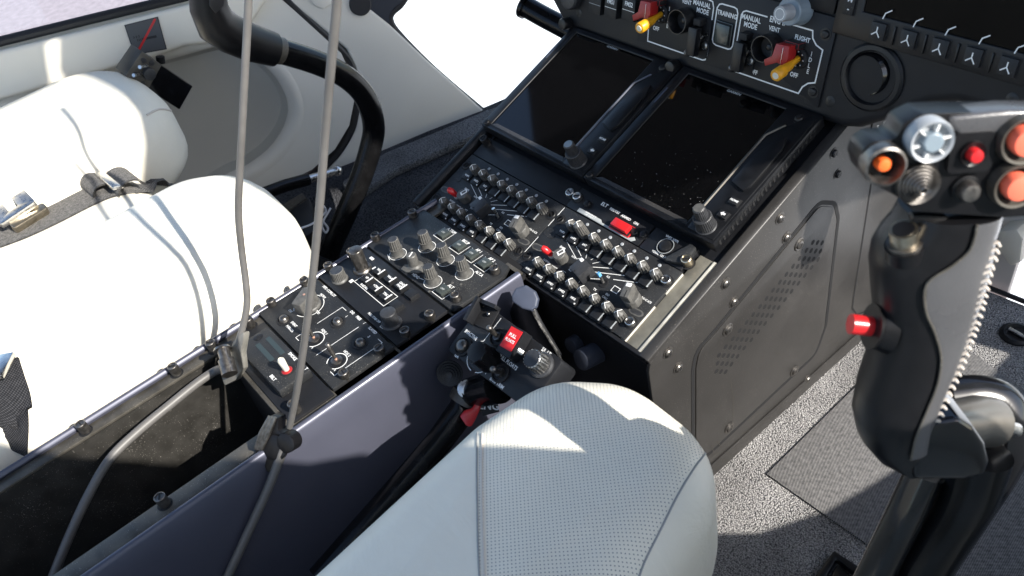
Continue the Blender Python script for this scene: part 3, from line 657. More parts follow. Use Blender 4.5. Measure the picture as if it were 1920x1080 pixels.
def sidefit(lst, ms, z, nm, par):
    for px, py in lst:
        c = loc(SIDE, px, py, z); o = part(nm, ms, None, par); o.matrix_local = (lambda M: Matrix.Translation(M.translation*K) @ M.to_3x3().to_4x4())(toP1 @ offs(SIDE, c.x, c.y, z) @ Matrix.Rotation(random.uniform(0, 3), 4, 'Z'))
sidefit([(1498, 458), (1364, 618), (1489, 695), (1367, 802)], DZ, 1.1, 'fastener', pd)
sidefit([(1462, 409), (1474, 445), (1360, 531), (1375, 566), (1271, 689), (1252, 661), (1513, 711)], PAN, 0, 'screw', pd)
sidefit([(1563, 287), (1570, 326)], PAN_B, 0, 'screw', pd)
m = MB(); t = MB(); t.line([tuple(loc(SIDE, *q)[:2]) for q in ((1640, 230), (1634, 340), (1600, 560), (1598, 578), (1606, 590), (1622, 584), (1668, 556))], 2.2, .3); m.join(t.tf(toP1 @ SIDE)); part('panel_gap', m, 'black_hole', pd)
m = MB(); t = MB()
for sq, wd in ((((1378, 700), (1368, 712), (1373, 745), (1372, 790)), .45), (((1342, 826), (1352, 838)), .6), (((1330, 832), (1336, 850), (1346, 846)), .5), (((1402, 788), (1412, 780)), .7), (((1415, 776), (1426, 772)), .5), (((1552, 642), (1562, 634)), .8), (((1556, 648), (1570, 640)), .5), (((1500, 610), (1520, 596)), .4), (((1450, 660), (1462, 664)), .35), (((1388, 812), (1420, 800), (1436, 786)), .4)):
    t.line([tuple(loc(SIDE, *p)[:2]) for p in sq], wd, 1.3 if sq[0][1] < 830 else 2.6)
m.join(t.tf(toP1 @ SIDE)); part('scuff_marks', m, 'rail_paint', pd, fixn=False)['kind'] = 'stuff'
m = MB(); t = MB(); t.prism([(bot.y+12, FLOOR), (375, FLOOR), (372, FLOOR+17), (bot.y+14, FLOOR+19)], 0, 2.4); m.join(t.tf(toP1 @ SIDE)); part('kick_plate', m, 'pedestal_paint', pd, bev=1)

# --- two intercom panels
kt = MB(); kt.knurl(5.0, 4.6, .2, 9.4, 12, .75, 0, 0); kt.lathe([(5.6, 0), (5.6, .4), (4.8, .6)], 20, 2); kt.rings([[(4.3*math.cos(a*math.pi/10), 4.3*math.sin(a*math.pi/10), 9.4) for a in range(20)], [(.3*math.cos(a*math.pi/10), .3*math.sin(a*math.pi/10), 12.6) for a in range(20)]], 0, False, True)
KI = kt.mesh('knob', ['knob_grey', 'knob_grey', 'black_hole'], ang=28)
kp = MB(); kp.add([(-3.3, -2.6, 9.9), (3.3, -2.6, 9.9), (0, 4.4, 9.7), (0, 0, 13.1)], [[0, 1, 3], [1, 2, 3], [2, 0, 3]]); KIP = kp.mesh('pointer', 'pointer_white', fixn=False)
kt2 = MB(); kt2.knurl(5.2, 4.7, 6, 17.4, 15, .5); kt2.lathe([(5.2, 0), (5.2, 6.2)], 24, 0); kt2.rings([[(4.5*math.cos(a*math.pi/10), 4.5*math.sin(a*math.pi/10), 17.4) for a in range(20)], [(.3*math.cos(a*math.pi/10), .3*math.sin(a*math.pi/10), 20.8) for a in range(20)]], 0, False, True)
KI2 = kt2.mesh('knob', ['knob_grey', 'knob_tip'], ang=28)
KEYI = key(11.5, 8.4, 3.0, ['legend_key', 'black_hole'])
lg = MB(); lg.disc((5, -3.2), .8, 3.15, 0, 10); LDOT = lg.mesh('legend', 'white_print', fixn=False)
lg = MB(); lg.box(4.2, 5.4, -4.0, 4.0, 3.02, 3.2); LBAR = lg.mesh('legend', 'grey_print')
m = MB(); m.lathe([(1.7, 0), (1.7, .5), (1.2, .9)], 12); LED = m.mesh('indicator_lamp', 'led_grey')
m = MB(); m.prism([(5*math.cos(a)+(2.6 if math.cos(a) > 0 else -2.6), 3.3*math.sin(a)) for a in [2*math.pi*k/18 for k in range(18)]], 0, .4, 1); m.prism([(3.6*math.cos(a)+(2.4 if math.cos(a) > 0 else -2.4), 2.1*math.sin(a)) for a in [2*math.pi*k/18 for k in range(18)]], .4, .5, 0); SLOTM = m.mesh('photocell', ['knob_dark', 'knob_grey'])
m = MB(); m.prism([(5*math.cos(a)+(2.6 if math.cos(a) > 0 else -2.6), 3.3*math.sin(a)) for a in [2*math.pi*k/18 for k in range(18)]], 0, .3, 0); SLOTB = m.mesh('photocell', ['panel_black'])
m = MB(); m.prism([(-7.5, -7.5), (7.5, -7.5), (7.5, 7.5), (-7.5, 7.5)], 0, 13, 0); m.box(-7, -2.6, 3.4, 6.8, 12.9, 13.3, 1); m.box(-1, 1, -7, -5, 12.9, 13.2, 2)
BIGK = m.mesh('rotary_selector', ['knob_dark', 'white_print', 'black_hole'], bev=.8)
m = MB(); m.prism([(-4, -4), (4, -4), (4, 4), (-4, 4)], 0, 9, 0); m.lathe([(6.2, 0), (6.2, 9), (5.6, 10)], 16, 0); m.box(-2.2, 2.2, -1, 6.3, 10, 10.4, 1); m.box(-1.2, 1.2, .6, 5.2, 10.35, 10.6, 0)
EMK = m.mesh('emergency_selector', ['knob_grey', 'white_print'], ang=30)
m = MB(); m.lathe([(3.4, 0), (3.4, 2)], 14, 1); m.tube([(0, 0, 1), (-3, -.6, 6), (-4.6, -1, 9), (-7, -1.3, 11)], [2.4, 3.2, 3.4, 2.2], 12, 0); RTG = m.mesh('guarded_toggle', ['red_plastic', 'edge_pale'], ang=50)
m = MB(); m.lathe([(8, 0), (8, 8), (7.4, 9)], 10, 0); m.prism([(-4.4, -6.5), (3.2, -6.5), (3.2, 7.6), (-4.4, 7.6)], 8.8, 18, 0); m.box(-3.2, 2.2, 3.4, 7.2, 18, 18.3, 1); m.line([(0, -6.7), (0, 0)], .7, 18.2, 2)
RXK = m.mesh('rotary_selector', ['knob_grey', 'white_print', 'black_hole'], bev=.5, ang=30)
def ictog(mt): return bat(15, 1.7, 22, 'bare_metal' if not mt else mt, None, 150)
mat('blue_tip', (.12, .33, .55), .4)
m = MB(); m.lathe([(4.6, 0), (4.6, .5), (3.4, .8), (3.2, .2)], 18, 1); m.tube([(0, 0, 1), (-1.6, 1, 5), (-2.4, 1.6, 8.5)], 1.3, 10, 0); m.tube([(-2.4, 1.6, 8), (-3.2, 2.2, 12)], 1.9, 4, 2); ICT = m.mesh('toggle', ['bare_metal', 'black_hole', 'blue_tip'])
m = MB(); m.lathe([(4.6, 0), (4.6, .5), (3.4, .8), (3.2, .2)], 18, 1); m.tube([(0, 0, 1), (-1.6, 1, 5), (-3.2, 2.2, 12)], [1.3, 1.4, 1.9], 10, 0); ICT2 = m.mesh('toggle', ['bare_metal', 'black_hole'])
U = [15+15.2*k for k in range(8)]
def intercom(u0, label, right):
    ic = thing('intercom_panel', label, 'intercom', offs(P1, u0, 0), 'intercom panels on the pedestal')
    m = MB(); m.box(-6, 142, -14.8, 61.6, -7, 0)
    l = MB(); q = lambda p, w_=.5: l.line(p, w_, .2)
    q([(23, 33), (47, 23), (50, 25.5)]); q([(37, 33), (49, 27.5)]); q([(51, 34), (54.5, 28)]); q([(62, 33.5), (60, 29)]); q([(71, 33.5), (64, 27)]); q([(86, 33.5), (67, 24.4)], .6); q([(100, 33), (70, 20.5)], .6); q([(115, 33.5), (93, 24.5)], .6); q([(70, 16), (74, 14.4), (82, 18.5)], .6); q([(66, 11), (67, 4)], .4); q([(60, 15), (53, 15.5), (50, 13.5)], .4)
    for t, x, y, s_ in (('EMER', 26, 25, 3.0), ('NORM', 22, 6, 2.8), ('RESET', 34, 5, 2.8), ('PTT', 46, 6, 2.6), ('ICS', 50, 11, 2.8), ('VOX', 43, 23, 2.6), ('TX', 85, 8, 2.8), ('ISO', 99, 10, 2.8), ('CALL', 99, 6.4, 2.8), ('RX-C-ICS', 133, 24, 2.8), ('ICS', 87, 24, 2.6)): l.text(t, x, y, s_, .2)
    l.line([(98.5, 15), (105.5, 15), (105.5, 20.5), (98.5, 20.5)], .6, .2, closed=True)
    if right: l.line([(-5.4, 60), (-5.4, 36)], .7, .25); l.line([(-5.4, 22), (-5.4, -2)], .7, .25)
    plate('face_plate', l, m, 'panel_black', ic, .7)
    for k, x in enumerate([20+15.2*i for i in range(8)]):
        tall = right and k == 1
        for y in (46.5, -.6):
            o = part('knob', KI2 if tall and y > 9 else KI, None, ic, (x, y, 0)); part('pointer', KIP, None, o, (0, 0, 8.2 if tall and y > 9 else 0), (0, 0, random.uniform(-.25, .1)))
    for i, y in enumerate((37.2, -10.2)):
        for k, x in enumerate(U):
            o = part('push_button', KEYI, None, ic, (x, y, 0))
            t = ([['VHF1', 'VHF2', 'SAT'], ['NAV1', 'NAV2', 'DME1', 'DME2', 'MKR']][i]+['']*8)[k]
            if t:
                if t not in LEG: legend(t, 3.0, 3.15)
                part('legend', LEG[t], None, o)
            else: part('legend', LBAR, None, o)
            part('legend', LDOT, None, o)
    for x in [29.5+15.1*k for k in range(7)]: part('indicator_lamp', LED, None, ic, (x, 56.5, 0))
    part('photocell', SLOTB, None, ic, (2, 30, 0)); part('photocell', SLOTM, None, ic, (133, 10.5, 0), (0, 0, .1)); part('photocell', SLOTM, None, ic, (3, 13, 0), (0, 0, .1))
    part('rotary_selector', BIGK, None, ic, (66, 15, 0), (0, 0, rad(-12)))
    part('emergency_selector', EMK, None, ic, (35, 15.5, 0), (0, 0, rad(-25))); part('guarded_toggle', RTG, None, ic, (23, 13.5, 0))
    part('toggle', ICT if right else ICT2, None, ic, (88, 17, 0)); part('rotary_selector', RXK, None, ic, (124, 17.5, 0), (0, 0, rad(18)))
    if right:
        screws([(0, 47.4), (0, 0)], ic, SCREWS_B); screws([(136.5, 47.4), (136.5, 0)], ic, SCREWS_G)
    else: screws([(0, 47.4), (0, 0)], ic, SCREWS_B); screws([(136.5, 47.4), (136.5, 0)], ic, SCREWS_B)
intercom(0, 'intercom panel in the shade of the main panel, its far knobs all black', False)
intercom(148.5, 'sunlit intercom panel with a blue tipped toggle and one taller pulled out knob', True)

# --- blank plate, beacon panel and transfer switch
bl = thing('blanking_plate', 'plain black blanking plate with one screw post above the shaded intercom panel', 'blank panel', offs(P1, 0, 76))
m = MB(); m.box(-6, 142, -13.5, 11, -7, -.4); part('plate', m, 'panel_face', bl, bev=.7); screws([(0, 4)], bl, screw_mesh(4.4, 10, 'black_plastic'), -.4)
O = (190, 73)
elt = thing('beacon_panel', 'narrow black beacon panel with a red rocker switch and a grey emergency plate', 'control panel', offs(P1, *O))
m = MB(); m.box(-48, 47, -10.5, 13.5, -7, -.3)
l = MB()
for t, x, y, s_ in (('ELT', 29, 81.5, 5), ('RES/TST', 43, 81, 3.6), ('ARMED', 58, 80.5, 3.6), ('ON', 71, 80, 3.6)): l.text(t, x+148.5-O[0], y-O[1], s_, 0)
plate('face_plate', l, m, 'panel_face', elt, .6)
m = MB(); l = MB(); P = lambda pts: [(x+148.5-O[0], y-O[1]) for x, y in pts]
m.prism(P([(9, 63), (9, 67.2), (38, 67.2), (41, 65), (76, 65), (80, 68), (83, 66), (80, 62.8)]), -.3, .5)
l.text('EMERGENCY', 25+148.5-O[0], 66.4-O[1], 2.1, .7, sx=1.2); l.text('USE ONLY !', 25+148.5-O[0], 64.2-O[1], 2.1, .7, sx=1.2)
plate('warning_strip', l, m, 'grey_print', elt, .2)
m = MB(); m.box(-12.5, 12.5, -6, 6, -.3, 1.2, 1); m.prism([(-9.5, -4.2), (9.5, -4.2), (9.5, 4.2), (-9.5, 4.2)], 1, 6.4, 0); part('rocker_switch', m, ['red_plastic', 'black_hole'], elt, (63+148.5-O[0], 70-O[1], 0), bev=1)
screws([(-11+148.5-O[0], 75-O[1]), (-1+148.5-O[0], 75-O[1])], elt, SCREWS_G, -.3); screws([(13+148.5-O[0], 74-O[1]), (77+148.5-O[0], 72-O[1]), (86+148.5-O[0], 74-O[1])], elt, PAN_B, -.3)
O = (261, 74)
vx = thing('transfer_switch', 'small black transfer switch panel with a ringed push button beside the red rocker', 'switch panel', offs(P1, *O))
m = MB(); m.box(-22, 27, -12, 12.5, -7, .2); l = MB(); l.text('VHF2 XFER', -.5, 9.2, 3.0, .45); l.text('>2SEC 121.5', -.5, -9, 3.0, .45)
plate('face_plate', l, m, 'panel_face', vx, .8)
m = MB(); m.lathe([(8, .2), (8, 1.4), (7.2, 1.8), (6.2, 1.2), (5.6, .6), (5.4, 2.6), (4, 3.2)], 26, 0); m.arc((0, 0), 7.6, .5, 1.75, mi=1); part('push_button', m, ['black_plastic', 'grey_print'], vx)
m = MB(); m.prism([(8.5, -12), (14, -12), (27, -7), (27, 11), (20, 12)], .2, 5); part('guard_block', m, 'panel_black', vx, bev=1)
screws([(28, -3)], vx, screw_mesh(4.6, 9, 'gold_metal'), -1)

# --- touch navigators
def navigator(u0, label, dusty):
    nv = thing('touch_navigator', label, 'navigation display', offs(P1, u0, 91), 'touch screen navigators on the pedestal')
    m = MB(); Ht = 150
    m.holed([(.4, 0), (158.4, 0), (158.4, Ht), (.4, Ht)], [[(11.5, 5.5), (124, 5.5), (124, Ht-6), (11.5, Ht-6)]], 0, 13)
    part('bezel', m, 'bezel_black', nv, bev=1.1)
    m = MB(); m.box(11, 124.5, 5, Ht-5, 4, 11.4); part('screen', m, 'screen_glass', nv)
    m = MB(); m.rings([[(12.5, 5.4, 12.6), (124, 5.4, 12.6), (122, 9.5, 11.6), (17, 9.5, 11.6)], [(12.5, 5.4, 11), (124, 5.4, 11), (122, 9.5, 11), (17, 9.5, 11)]]); part('screen_lip', m, 'pedestal_paint', nv)
    l = MB(); l.text('GARMIN', 68, Ht-8, 3.6, 11.6, sx=1.15); part('maker_name', l, 'grey_print', nv)
    m = MB(); m.prism([(128, 3), (156, 3), (156, 147), (150, 147), (138, 128), (130, 112), (128, 100)], 12.5, 13.6, 0)
    m.prism([(133, 58), (148, 54), (151, 62), (151, 104), (147, 116), (139, 104), (133, 90)], 13.4, 16.2, 0)
    part('side_trim', m, 'bezel_black', nv, bev=.8)
    m = MB(); m.rings([[(124.6, 20, 13.2), (126.8, 20, 14.4), (127.6, 20, 13.2)], [(124.6, 112, 13.2), (126.8, 112, 14.4), (127.6, 112, 13.2)], [(134, 128, 13.2), (136, 128, 14.4), (137, 128, 13.2)]]); part('screen_edge', m, 'lever_blue' if not dusty else 'rail_paint', nv)
    for y, t in ((24, 'NAV'), (39.5, 'HOME')):
        k = part('push_button', key(9, 6.5, 2.4, ['legend_key', 'black_hole']), None, nv, (148, y+3, 13.4)); l = MB()
        if t == 'HOME': l.text('HOME', 0, 0, 2.9, 2.5)
        else: l.add([(-2.6, .4, 2.5), (0, -1.8, 2.5), (0, -.6, 2.5), (2.4, -.6, 2.5), (2.4, 1.4, 2.5), (0, 1.4, 2.5), (0, 2.6, 2.5)], [[0, 1, 2], [0, 2, 3, 4, 5], [0, 5, 6]])
        part('legend', l, 'white_print', k, fixn=False)
    m = MB(); m.lathe([(9.4, 0), (9.4, 1), (8.7, 2)], 24, 0); m.knurl(8.4, 8.2, 2, 15, 30, .4, 0, 0); k = part('knob', m, ['knob_dark'], nv, (142, 11.5, 13), ang=25)
    m = MB(); m.knurl(5.6, 5.3, 15, 27, 22, .35, 0, 1, 1.); part('inner_knob', m, ['knob_dark', 'blue_grey' if not dusty else 'knob_grey'], k, ang=25)
    m = MB()
    for k in range(24):
        y = 6+k*5.6; m.box(158.2, 158.75, y, y+2.2, 3.5, 9.5)
    part('cooling_slots', m, 'black_hole', nv)
    m = MB(); m.prism([(1.6, 100), (7.6, 92), (7.6, 141), (1.6, 141)], 12.9, 13.4, 0); part('card_slot_cover', m, 'black_plastic', nv, bev=.3)
    m = MB(); m.box(4, 5.6, 101, 121, 13.4, 13.8); part('card_slot', m, 'lever_blue', nv)
    screws([(6, 4.6), (142, 139)], nv, PAN_B, 12.9)
    return nv
NV1 = navigator(-13.7, 'touch navigator at the far side of the pedestal reflecting a patch of blue', False)
NV2 = navigator(145.4, 'touch navigator nearer the cyclic stick with dust on its screen', True)
# dust specks lying on the near screen
m = MB()
for _ in range(85):
    x, y = random.uniform(25, 122), abs(random.gauss(0, 45))+9
    if y > 120: continue
    m.disc((x, y), random.choice((.09, .11, .14, .2)), 11.45, 0, 6)
part('dust', m, 'white_print', NV2)['kind'] = 'stuff'

# ------------------------------------------------------------------ main instrument panel
ip = thing('instrument_panel', 'matt black main instrument panel with white engine lettering above the navigators', 'instrument panel', P3)
out = [(-174, -7), (-20, -7), (100, -7), (150, -8), (176, -7), (190, -3), (208, 9), (228, 24), (243, 35), (262, 42), (295, 44), (318, 48), (345, 66), (430, 78), (470, 90), (480, 250), (-228, 250), (-226, 62), (-203, 20)]
m = MB(); m.prism(out, -34, 0); part('panel_board', m, 'panel_face', ip, bev=9, seg=4)
screws([(-152, 14), (161, 12), (250, 73.5), (300, 57), (167, 74)], ip, FLAT, 0); screws([(158, 75)], ip, PAN_B, 0)
for x, y in ((-166, 0), (-9, -4)):
    m = MB(); m.lathe([(5, 0), (6.4, 2), (6.4, 9), (5.6, 11), (3, 11.6)], 16, 0); part('thumb_screw', m, 'black_plastic', ip, (x, y, 0))
c = loc(P3, 1062, -4, 10); m = MB(); m.lathe([(13, 0), (13, 7), (11.5, 9), (9, 9.6)], 26, 0); part('knob', m, 'knob_dark', ip, (c.x, c.y, 0))
for x, y, t in ((-121, 32, ''), (-98, 33.5, 'FMS1'), (-73, 36.5, 'FMS2')):
    k = part('push_button', key(17, 21, 8, ['legend_key', 'black_hole']), None, ip, (x, y, 0)); l = MB(); l.line([(-8.4, -1), (8.4, -1)], .5, 8.1, 0)
    if t: l.text(t, 0, 5, 6.2, 8.12, sx=.8)
    part('legend', l, 'grey_print' if not t else 'white_print', k, fixn=False)
m = MB(); m.box(-235, 485, 252, 268, -560, 14); part('sky_block_shield', m, 'panel_face', ip, bev=5)  # unseen glare shield added to cut front skylight on the floor
# air outlet
m = MB(); m.lathe([(27.5, -1), (27.5, 1.6), (25.5, 3.2), (22, 3.4), (20.5, 1), (20, -18)], 40, 0); ev = part('air_vent', m, 'bezel_black', ip, (192, 42, 0))
m = MB(); m.lathe([(20, -18), (18.8, -4), (17.6, -1.2), (16.4, 1.4), (15.6, 1), (15, -8)], 36, 0); part('vent_ball', m, 'gloss_black', ev, (-4, 1, 0), (rad(8), rad(-10), 0))
m = MB(); m.box(-.6, .6, -14, 14, -12, -4, 0); m.lathe([(2, -10), (1.6, -2), (.8, -1)], 10, 0); part('vent_vane', m, 'black_plastic', ev, (-6, 1, 0), (0, 0, rad(-12)))

en = thing('engine_panel', 'black engine control panel with yellow tipped switches, red guards and white line borders', 'control panel', P3)
m = MB(); m.prism([(-62, 8), (138, 8), (138, 4), (152, 4), (153, 80), (-62, 80)], .1, 2.2)
l = MB(); z = 2.4
l.line([(-52, 30), (-49, 26), (-48, 10.5), (23, 10.5)]+[(27-3*math.cos(rad(a)), 14-3*math.sin(rad(a))) for a in ()]+[(26, 11.5), (27.5, 15), (27, 60), (25, 65), (20, 66), (-30, 66)], 1.25, z)
l.line([(31, 32), (31, 61), (33, 64.5), (36, 65.5), (50, 65.5), (53, 64.5), (54.5, 61), (54.5, 32), (53, 29), (50, 28), (36, 28), (33, 29)], 1.25, z, closed=True)
l.line([(86, 65.5), (63, 65.5), (60, 64), (58.5, 61), (58.5, 14), (60, 11.5), (63, 10.5), (131, 10.5), (133.5, 17), (138, 21.5), (144.5, 24), (145, 52), (138, 54.5), (133.5, 59), (132, 65), (106, 65)], 1.25, z)
for t, x, y, s_ in (('MANUAL', 13, 60, 6.2), ('MODE', 15, 54, 6.2), ('VENT', -5, 58, 5.6), ('OFF', -39, 25, 5.6), ('TRAINING', 43, 57.5, 5.8), ('MANUAL', 69.5, 60, 6.2), ('MODE', 70, 54, 6.2), ('ENG II', 96.5, 64.5, 7), ('VENT', 95, 57, 5.6), ('FLIGHT', 124, 56, 5.6), ('OFF', 82, 15.5, 5.6), ('OFF', 123, 24.5, 5.6), ('ON', 82, 37, 5.6), ('ENG I', -40, 66, 7), ('FLIGHT', -36, 60, 5.6)):
    l.text(t, x, y, s_, z, sx=.82)
for i, ch in enumerate('IDLE'): l.text(ch, 135.5, 46-5*i, 5.4, z, sx=.82); l.text(ch, -25, 47-5.4*i, 5.4, z, sx=.82)
plate('face_plate', l, m, 'panel_face', en, .5)
for x, dy in ((-33, 0), (125, -1)):
    m = MB(); m.lathe([(9, 2), (9, 5), (7, 6.5), (5.4, 4)], 24, 1)
    for k in range(8): m.sphere((6.2*math.cos(k*.785), 6.2*math.sin(k*.785), 6), .9, 2, 6)
    m.tube([(0, 0, 4), (0, -2, 10), (.4, -4, 16)], [2.6, 3, 3.4], 12, 0); m.tube([(.4, -4, 15.8), (1, -6.4, 25)], [4, 4.2], 18, 0); m.tube([(1, -6.4, 25), (1.5, -8.6, 34), (1.6, -8.8, 35)], [5.2, 5.4, 4.6], 20, 0)
    a = V((1.6, -8.8, 35)); d = V((.5, -2.2, 9)).normalized(); m.tube([a, a+d*.5], [3.0, 2.8], 16, 3)
    part('engine_switch', m, ['yellow_plastic', 'black_hole', 'bare_metal', 'cream_plastic'], en, (x, 41+dy, 0), ang=45)
    m = MB(); m.prism([(-11, 12), (2, 13), (3, 2), (0, -4), (-7, -3), (-18, -9), (-20, -4), (-13, 1)], 10, 21, 0); m.box(-3.6, -2.8, -3, 11, 20.9, 21.4, 1); m.box(-9, 5, 9, 14, 2, 12, 2)
    part('switch_guard', m, ['red_dark', 'bare_metal', 'black_hole'], en, (x-2, 41+dy, 0), bev=1.2)
for x in (-2, 96):
    m = MB(); m.lathe([(11.5, 2), (11.5, 16), (10.9, 17), (10.2, 16), (9.4, 5), (3, 4.4), (3, 8), (2, 8.6)], 30, 0); m.arc((0, 0), 10.9, .45, 17.1, mi=1); part('vent_button', m, ['black_plastic', 'rail_paint'], en, (x, 42.5, 0))
for x in (20, 73):
    m = MB(); m.box(-8, 8, -20, 16, 2, 3.2, 0); m.box(-6.5, 2, 10, 16, 3, 12, 0); m.prism([(-6.5, -17), (3.5, -17), (3.5, 9), (-6.5, 9)], 10, 17.5, 1); m.box(-6.5, -4.8, -17, 12, 3, 10.5, 1)
    g_ = part('switch_guard', m, ['black_hole', 'bezel_black'], en, (x, 33, 0), bev=.5)
    m = MB(); m.tube([(0, 0, 3), (-4, -10, 10), (-6, -15, 13.5)], [2, 2, 2.4], 12, 0); m.sphere((-6.4, -16, 14), 3.7, 0, 14); part('toggle', m, 'dark_metal', g_, ang=60)
    m = MB(); m.lathe([(3.6, 3), (3.6, 5), (2.4, 6)], 14, 0, (4.5, -8)); m.lathe([(2, 3), (2, 5.5)], 12, 0, (5, 2)); part('bushing', m, 'bare_metal', g_)
m = MB(); m.box(-9.6, 9.6, -10.6, 10.6, 2, 4.2, 1); m.box(-7.8, 7.8, -8.8, 8.8, 4, 6.2, 0); part('annunciator', m, ['key_green', 'black_hole'], en, (43, 40.5, 0), bev=.6)
screws([(144.5, 65), (144.5, 16)], en, PAN_B, 2.2); screws([(-57, 24)], en, FLAT, 2.1)

YS = MB()
for p in ([(-.4, -.6), (-.4, 3.2)], [(-.4, -.6), (-4.4, -3.6)], [(-.4, -.6), (2.6, -4.6)]): YS.line(p, .95, 3.05)
YKEY = key(12.5, 12.5, 2.9, ['legend_key', 'black_hole']); YSM = YS.mesh('legend', 'white_print', fixn=False)
def display(name, label, x0, x1, y0, y1, keys, kx, ky):
    dsp = thing(name, label, 'display', P3, 'dark displays on the main panel')
    m = MB(); m.holed([(x0, y0), (x1, y0), (x1, y1), (x0, y1)], [[(x0+23, y0+22), (x1-23, y0+22), (x1-23, y1-14), (x0+23, y1-14)]], .1, 5)
    l = MB()
    for k in range(keys):
        x = kx+25.4*k; l.line([(x+.4, ky+9), (x+1.6, ky+13.5), (x+6.4, ky+16.8)], .95, 5.2)
    plate('bezel', l, m, 'bezel_black', dsp, 1)
    m = MB(); m.box(x0+22, x1-22, y0+21, y1-13, .2, 3.2); part('screen', m, 'screen_matte', dsp)
    for k in range(keys):
        o = part('soft_key', YKEY, None, dsp, (kx+25.4*k, ky, 5)); part('legend', YSM, None, o)
        if k: m = MB(); m.box(-.8, .8, -7, 7, 5, 6.6); part('key_fence', m, 'bezel_black', dsp, (kx+25.4*k-12.6, ky-1, 0), bev=.3)
    return dsp
mf = display('flight_display', 'large dark display with five white symbol soft keys above the air vent', 150.5, 420, 68.5, 240, 9, 191, 80)
k = part('zoom_rocker', key(9, 40, 2, ['legend_key', 'black_hole']), None, mf, (162, 106, 5)); l = MB()
for i, ch in enumerate('ZOOM-'): l.text(ch, 0, 13-7.2*i, 5.6, 2.15)
part('legend', l, 'white_print', k, fixn=False)
md = display('flight_display', 'dark display cut off by the top edge with a blue grey coaxial knob', -60, 149, 82, 240, 4, 35, 92)
m = MB(); m.lathe([(13, 0), (13, 2), (11.8, 4), (11.4, 15), (10.6, 16)], 30, 0); m.lathe([(7, 15), (6.6, 27), (6, 28)], 24, 1); m.arc((0, 0), 4.4, .6, 28.1, mi=2)
part('knob', m, ['blue_grey', 'led_grey', 'white_print'], md, (116, 79, 2))
m = MB(); m.tube([(-175, 214, 48), (-150, 219, 39), (-40, 240, 5)], 13, 22, 0); m.tube([(-177, 213.5, 48.8), (-172, 214.6, 47)], 15.5, 22, 0)
solo('air_duct', m, 'tube_black', 'short black air duct stub poking out left of the main panel', 'duct')

# ------------------------------------------------------------------ nose area under the main panel
nb = thing('nose_bulkhead', 'beige white nose bulkhead seen below the main panel beside the pedestal', 'bulkhead', frame((300, 398, 0), (1, 0, 0), (0, 0, 1), (0, -1, 0)))
m = MB(); m.prism([(-330, -255), (85, -255), (88, -165), (118, -120), (150, -60), (150, 120), (-330, 120)], -10, 0); part('bulkhead_skin', m, 'nose_white', nb, bev=3)
F = frame((300, 398, 0), (1, 0, 0), (0, 0, 1), (0, -1, 0))
a, b = loc(F, 1790, 185, 2), loc(F, 1738, 248, 2); m = MB(); m.tube([a, b], 3.2, 8); part('sealing_strip', m, 'seal_rubber', nb)
q = [loc(F, x, y, 20) for x, y in ((1872, 432), (1908, 428), (1920, 448), (1915, 492), (1895, 500), (1874, 470))]; m = MB(); m.prism([(v.x, v.y) for v in q], -2, 22); part('white_bracket', m, 'trim_cream', nb, bev=4)
q = [ony(x, y, 380) for x, y in ((1700, 238), (1708, 222), (1716, 208))]
m = MB(); m.tube([q[0], q[1]], [9, 11], 16, 1); m.tube([q[1], q[2]], [12, 14], 16, 0); solo('valve_knob', m, ['red_dark', 'cream_plastic'], 'dark red and white valve knob below the edge of the main panel', 'knob', bev=1)
q = [ony(x, y, 340) for x, y in ((1662, 226), (1676, 230), (1720, 240))]
m = MB(); m.tube(q, [6, 5, 4], 12); m.tube([q[0]-V((0, 0, 9)), q[0]+V((0, 0, 9))], 5, 12); solo('selector_valve', m, 'black_plastic', 'small black selector valve beside the lettered placard on the pedestal', 'valve')
pc = [tuple(loc(SIDE, x, y, 1)[:2]) for x, y in ((1641, 216), (1668, 218), (1655, 284), (1624, 280))]
m = MB(); m.prism(pc, .3, 1); l = MB(); c = sum((V((*p, 0)) for p in pc), V())/4
for i, t in enumerate(('SELECTOR', 'VALVE', 'ALTERNATE', 'SOURCE')): l.text(t, c.x+7.5-5*i, c.y, 4.4, 1.15, rot=-90, sx=.85)
m.join(l, None, 1); solo('placard', m, ['black_plastic', 'white_print'], 'black placard with white valve lettering on the upper end of the pedestal side', 'placard', SIDE)
m = MB(); m.tube([(300, 384, FLOOR+2), (378, 391, FLOOR+2), (407, 393, FLOOR+2), (470, 382, FLOOR+2), (640, 364, FLOOR+2), (900, 334, FLOOR+2)], 3, 8); solo('floor_edge_strip', m, 'seal_rubber', 'thin black strip along the front edge of the carpet', 'edge strip')

# mats and floor fittings on the pilot side
def mat_uv(v): return (v.x, v.y)
m = MB(); m.prism([(347, 26), (492, 26), (492, 250), (343, 250)], FLOOR+.2, FLOOR+2.4)
solo('heel_mat', m, 'ribbed_mat', 'half sunlit ribbed heel mat left of the cyclic stick', 'heel mat', group='ribbed heel mats on the carpet', bev=.8, uv=mat_uv)
m = MB(); m.prism([(500, 26), (690, 26), (690, 226), (468, 277), (405, 292), (397, 262), (470, 245), (497, 190)], FLOOR+.2, FLOOR+2.4)
solo('heel_mat', m, 'ribbed_mat', 'shaded ribbed heel mat right of the cyclic stick', 'heel mat', group='ribbed heel mats on the carpet', bev=.8, uv=mat_uv)
q = [onz(x, y, FLOOR+6) for x, y in ((1528, 1082), (1563, 1034), (1622, 1072), (1640, 1130), (1560, 1140))]
m = MB(); pp = [(v.x, v.y) for v in q]; m.holed(pp, [inset(pp, 9)], FLOOR+.3, FLOOR+9, 0); m.prism(inset(pp, 11), FLOOR+.3, FLOOR+5); solo('seat_rail_end', m, 'bezel_black', 'black seat rail end cap on the carpet at the lower edge', 'rail end', bev=2)
